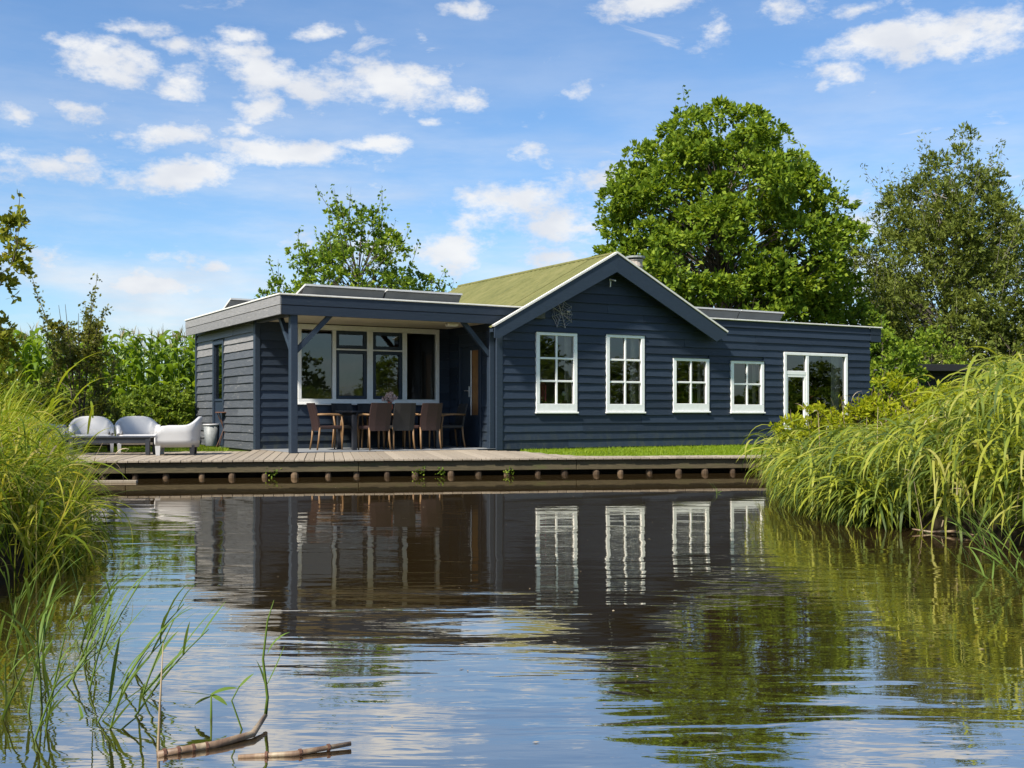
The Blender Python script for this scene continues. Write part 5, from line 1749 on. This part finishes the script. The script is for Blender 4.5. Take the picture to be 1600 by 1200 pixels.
stalk('leaf_sprout', 'small sprout of broad green leaves just above the water', [lf + (0, 0, -.1), lf, over(330, 1085, lf)], [.004, .004, .003], 'leaf_water_reed', 'plant',
      [(over(330, 1086, lf), 3.1, .15, .1, .12, .022), (over(330, 1088, lf), 2.7, -.3, .4, .08, .02), (over(330, 1085, lf), .2, .5, .7, .09, .02), (over(331, 1086, lf), -.4, -.2, .5, .07, .018)])
lf = wp(378, 1140)
stalk('bent_sprig', 'thin bent green sprig with one leaf above the water', [lf + (0, 0, -.05), lf, over(362, 1095, lf), over(374, 1072, lf)], [.003, .003, .0025, .002], 'leaf_water_reed', 'plant', [(over(374, 1073, lf), .5, .8, .3, .06, .014)])
lf = wp(1120, 771)
stalk('water_tuft', 'small tuft of blades alone in open water before the deck', [lf + (0, 0, -.05), lf, lf + (0, 0, .06)], [.004, .004, .003], 'leaf_water_reed', 'plant',
      [(lf, 2.4, 1.0, .3, .20, .014), (lf + (.03, 0, 0), 2.3, .9, .1, .18, .013), (lf, .6, .35, .2, .10, .01)])
# fallen branch and dry stems at the right bank foot
q0 = wp(1425, 832); q1 = wp(1490, 836); q2 = wp(1545, 842); q3 = wp(1600, 850)
stalk('fallen_branch', 'bare brown branch lying in the water under the right reeds', [q0 + (0, 0, .03), q0 * .5 + q1 * .5 + (0, .05, .01), q1 + (0, 0, .03), q2 + (0, -.05, .004), q3 + (0, 0, .05)], [.005, .009, .012, .012, .014], 'rhizome', 'branch')
for i, (x, y) in enumerate(((1470, 832), (1500, 834), (1535, 838))):
    q = wp(x, y)
    stalk('dry_leaf_stem', 'curled dry leaf stem on the fallen branch', [q, q + (.02, 0, .10), q + (.08, .02, .07)], [.008, .006, .002], 'leaf_dry')['group'] = 'curled dry stems on the branch'
for i, (x, y) in enumerate(((1590, 905), (1610, 895), (1575, 880), (1620, 915), (1600, 880), (1635, 900))):
    q = wp(x, y)
    water_reed('green reed leaning out over the water below the right bank', q + (0.05, 0, 0), rgw.uniform(.25, .42), 2.8 + rgw.normal() * .3, rgw.uniform(.6, 1.1), rgw, 6, group='reeds leaning out at the right bank', Lr=(.2, .36), Wd=.014)


# small plants under the deck edge
for i, (x, n_l, lab) in enumerate(((408, 26, 'small green plant under the deck edge below the porch post'), (632, 16, 'small green plant under the deck edge below the middle dining chair'), (672, 26, 'small green plant under the deck edge below the brown chair by the door side'), (770, 24, 'small green plant under the deck edge below the gable corner'))):
    s_ = (x - 190) / 980 * 9.83
    b2d = from_deck(s_, .10)
    root = empty('fern', (b2d[0], b2d[1], .02)); tag(root, lab, 'plant', 'plants under the deck edge')
    P = np.tile([0, 0, 0.], (6, 1)); V, F, C = strips(P, rgw.uniform(-3.1, 0, 6), rgw.uniform(.8, 1.4, 6), rgw.uniform(.5, 1.6, 6), rgw.uniform(.1, .18, 6), np.full(6, .006), 4)
    mesh_obj('stems', V, F, 'leaf_fresh', root)
    pp = C[rgw.integers(0, 6, n_l * 3), rgw.integers(1, 5, n_l * 3)] + rgw.normal(size=(n_l * 3, 3)) * .03
    pp[:, 1] = np.minimum(pp[:, 1], .0)
    V, F = leaves(pp, rgw.normal(size=(len(pp), 3)) + (0, -.6, .4), .035, .7, rgw); mesh_obj('leaves', V, F, 'leaf_fresh', root)


# dead stems standing among the green
def dead_stems(name, poly, n, label, hr, seed):
    rg = np.random.default_rng(seed)
    q = scatter(poly, n, rg)
    z = np.maximum(ground_z(q[:, 0], q[:, 1]), -.05)
    a = Acc()
    V, F, C = strips(np.stack([q[:, 0], q[:, 1], z], 1), rg.uniform(-3.14, 3.14, n), rg.uniform(1.15, 1.55, n), rg.uniform(.0, .6, n), rg.uniform(*hr, n), rg.uniform(.006, .010, n), 5, 1.3, prof=np.linspace(1, .5, 6))
    a.add(V, F)
    for k in range(2):
        B = C[np.arange(n), rg.integers(2, 6, n)]
        V, F, _ = strips(B, rg.uniform(-3.14, 3.14, n), rg.uniform(-.4, .8, n), rg.uniform(.5, 2.0, n), rg.uniform(.12, .32, n), rg.uniform(.006, .014, n), 5, .9, twist=rg.normal(size=n) * .6)
        a.add(V, F)
    struct(a.build(name, 'leaf_dry'), 'stuff', label, 'dead stems')


dead_stems('dead_reed_stems', bank, 170, 'straw-coloured dead stems scattered through the right reeds', (.5, 1.15), 91)
dead_stems('dead_grass_stems', lb, 120, 'straw-coloured dead stems scattered through the left bank grass', (.4, .95), 92)
# specks drifting on the water
n = 130
q = np.stack([rgw.uniform(-3.5, 3.3, n), 3.2 + 12 * rgw.random(n) ** 1.4], 1)
sdq = pond_sd(q[:, 0], q[:, 1]); q = q[sdq < -.25]
P = np.stack([q[:, 0], q[:, 1], np.full(len(q), .003)], 1)
V, F = leaves(P, np.tile([0, 0, 1.], (len(q), 1)) + rgw.normal(size=(len(q), 3)) * .04, rgw.uniform(.008, .028, len(q)), .5, rgw)
struct(mesh_obj('floating_leaves', V, F, 'leaf_dry'), 'stuff', 'tiny dry leaves drifting on the open water', 'leaves')


# the banks go on to either side of the view
bx = [(4.1, 7.2), (4.35, 4.0), (4.6, -1.0), (6.2, -1.0), (6.4, 4.0), (6.6, 9.0), (5.6, 9.2)]
q = scatter(bx, 520, rgr)
reed_mass('reed_bed', np.stack([q[:, 0], q[:, 1], np.maximum(ground_z(q[:, 0], q[:, 1]), -.05)], 1), rgr.uniform(.7, 1.25, 520), math.pi + .3 + rgr.normal(size=520) * .7, rgr.uniform(.3, .9, 520), rgr, 'leaf_reed', 'reeds going on along the right bank toward the viewer', nl=8, Lr=(.36, .62), Wd=(.018, .030))
lx = [(-3.1, 5.4), (-3.15, 1.0), (-3.3, -2.0), (-5.2, -2.0), (-5.4, 4.0), (-6.4, 9.0), (-5.0, 8.4), (-4.3, 6.4)]
q = scatter(lx, 420, rgr)
reed_mass('bank_grass', np.stack([q[:, 0], q[:, 1], np.maximum(ground_z(q[:, 0], q[:, 1]), -.05)], 1), rgr.uniform(.5, 1.0, 420), rgr.normal(size=420) * 1.2, rgr.uniform(.3, .9, 420), rgr, 'leaf_sedge', 'tall grass going on along the left bank toward the viewer', nl=8, Lr=(.3, .5), Wd=(.014, .024), cat='grass')
n = 26000
q = scatter([(5.6, 8), (8.0, 15.5), (7.4, 17.2), (5.2, 18.6), (9, 19.8), (11, 23), (17, 27), (24, 26), (22, 6), (6.6, 2)], n, rgr)
V, F, _ = strips(np.stack([q[:, 0], q[:, 1], np.full(n, .2)], 1), rgr.uniform(-3.14, 3.14, n), rgr.uniform(.9, 1.5, n), rgr.uniform(.2, 1.6, n), rgr.uniform(.12, .34, n), rgr.uniform(.008, .016, n), 3, 1.3)
struct(mesh_obj('meadow_grass', V, F, 'leaf_sedge'), 'stuff', 'rough meadow grass beyond the right reeds', 'grass')
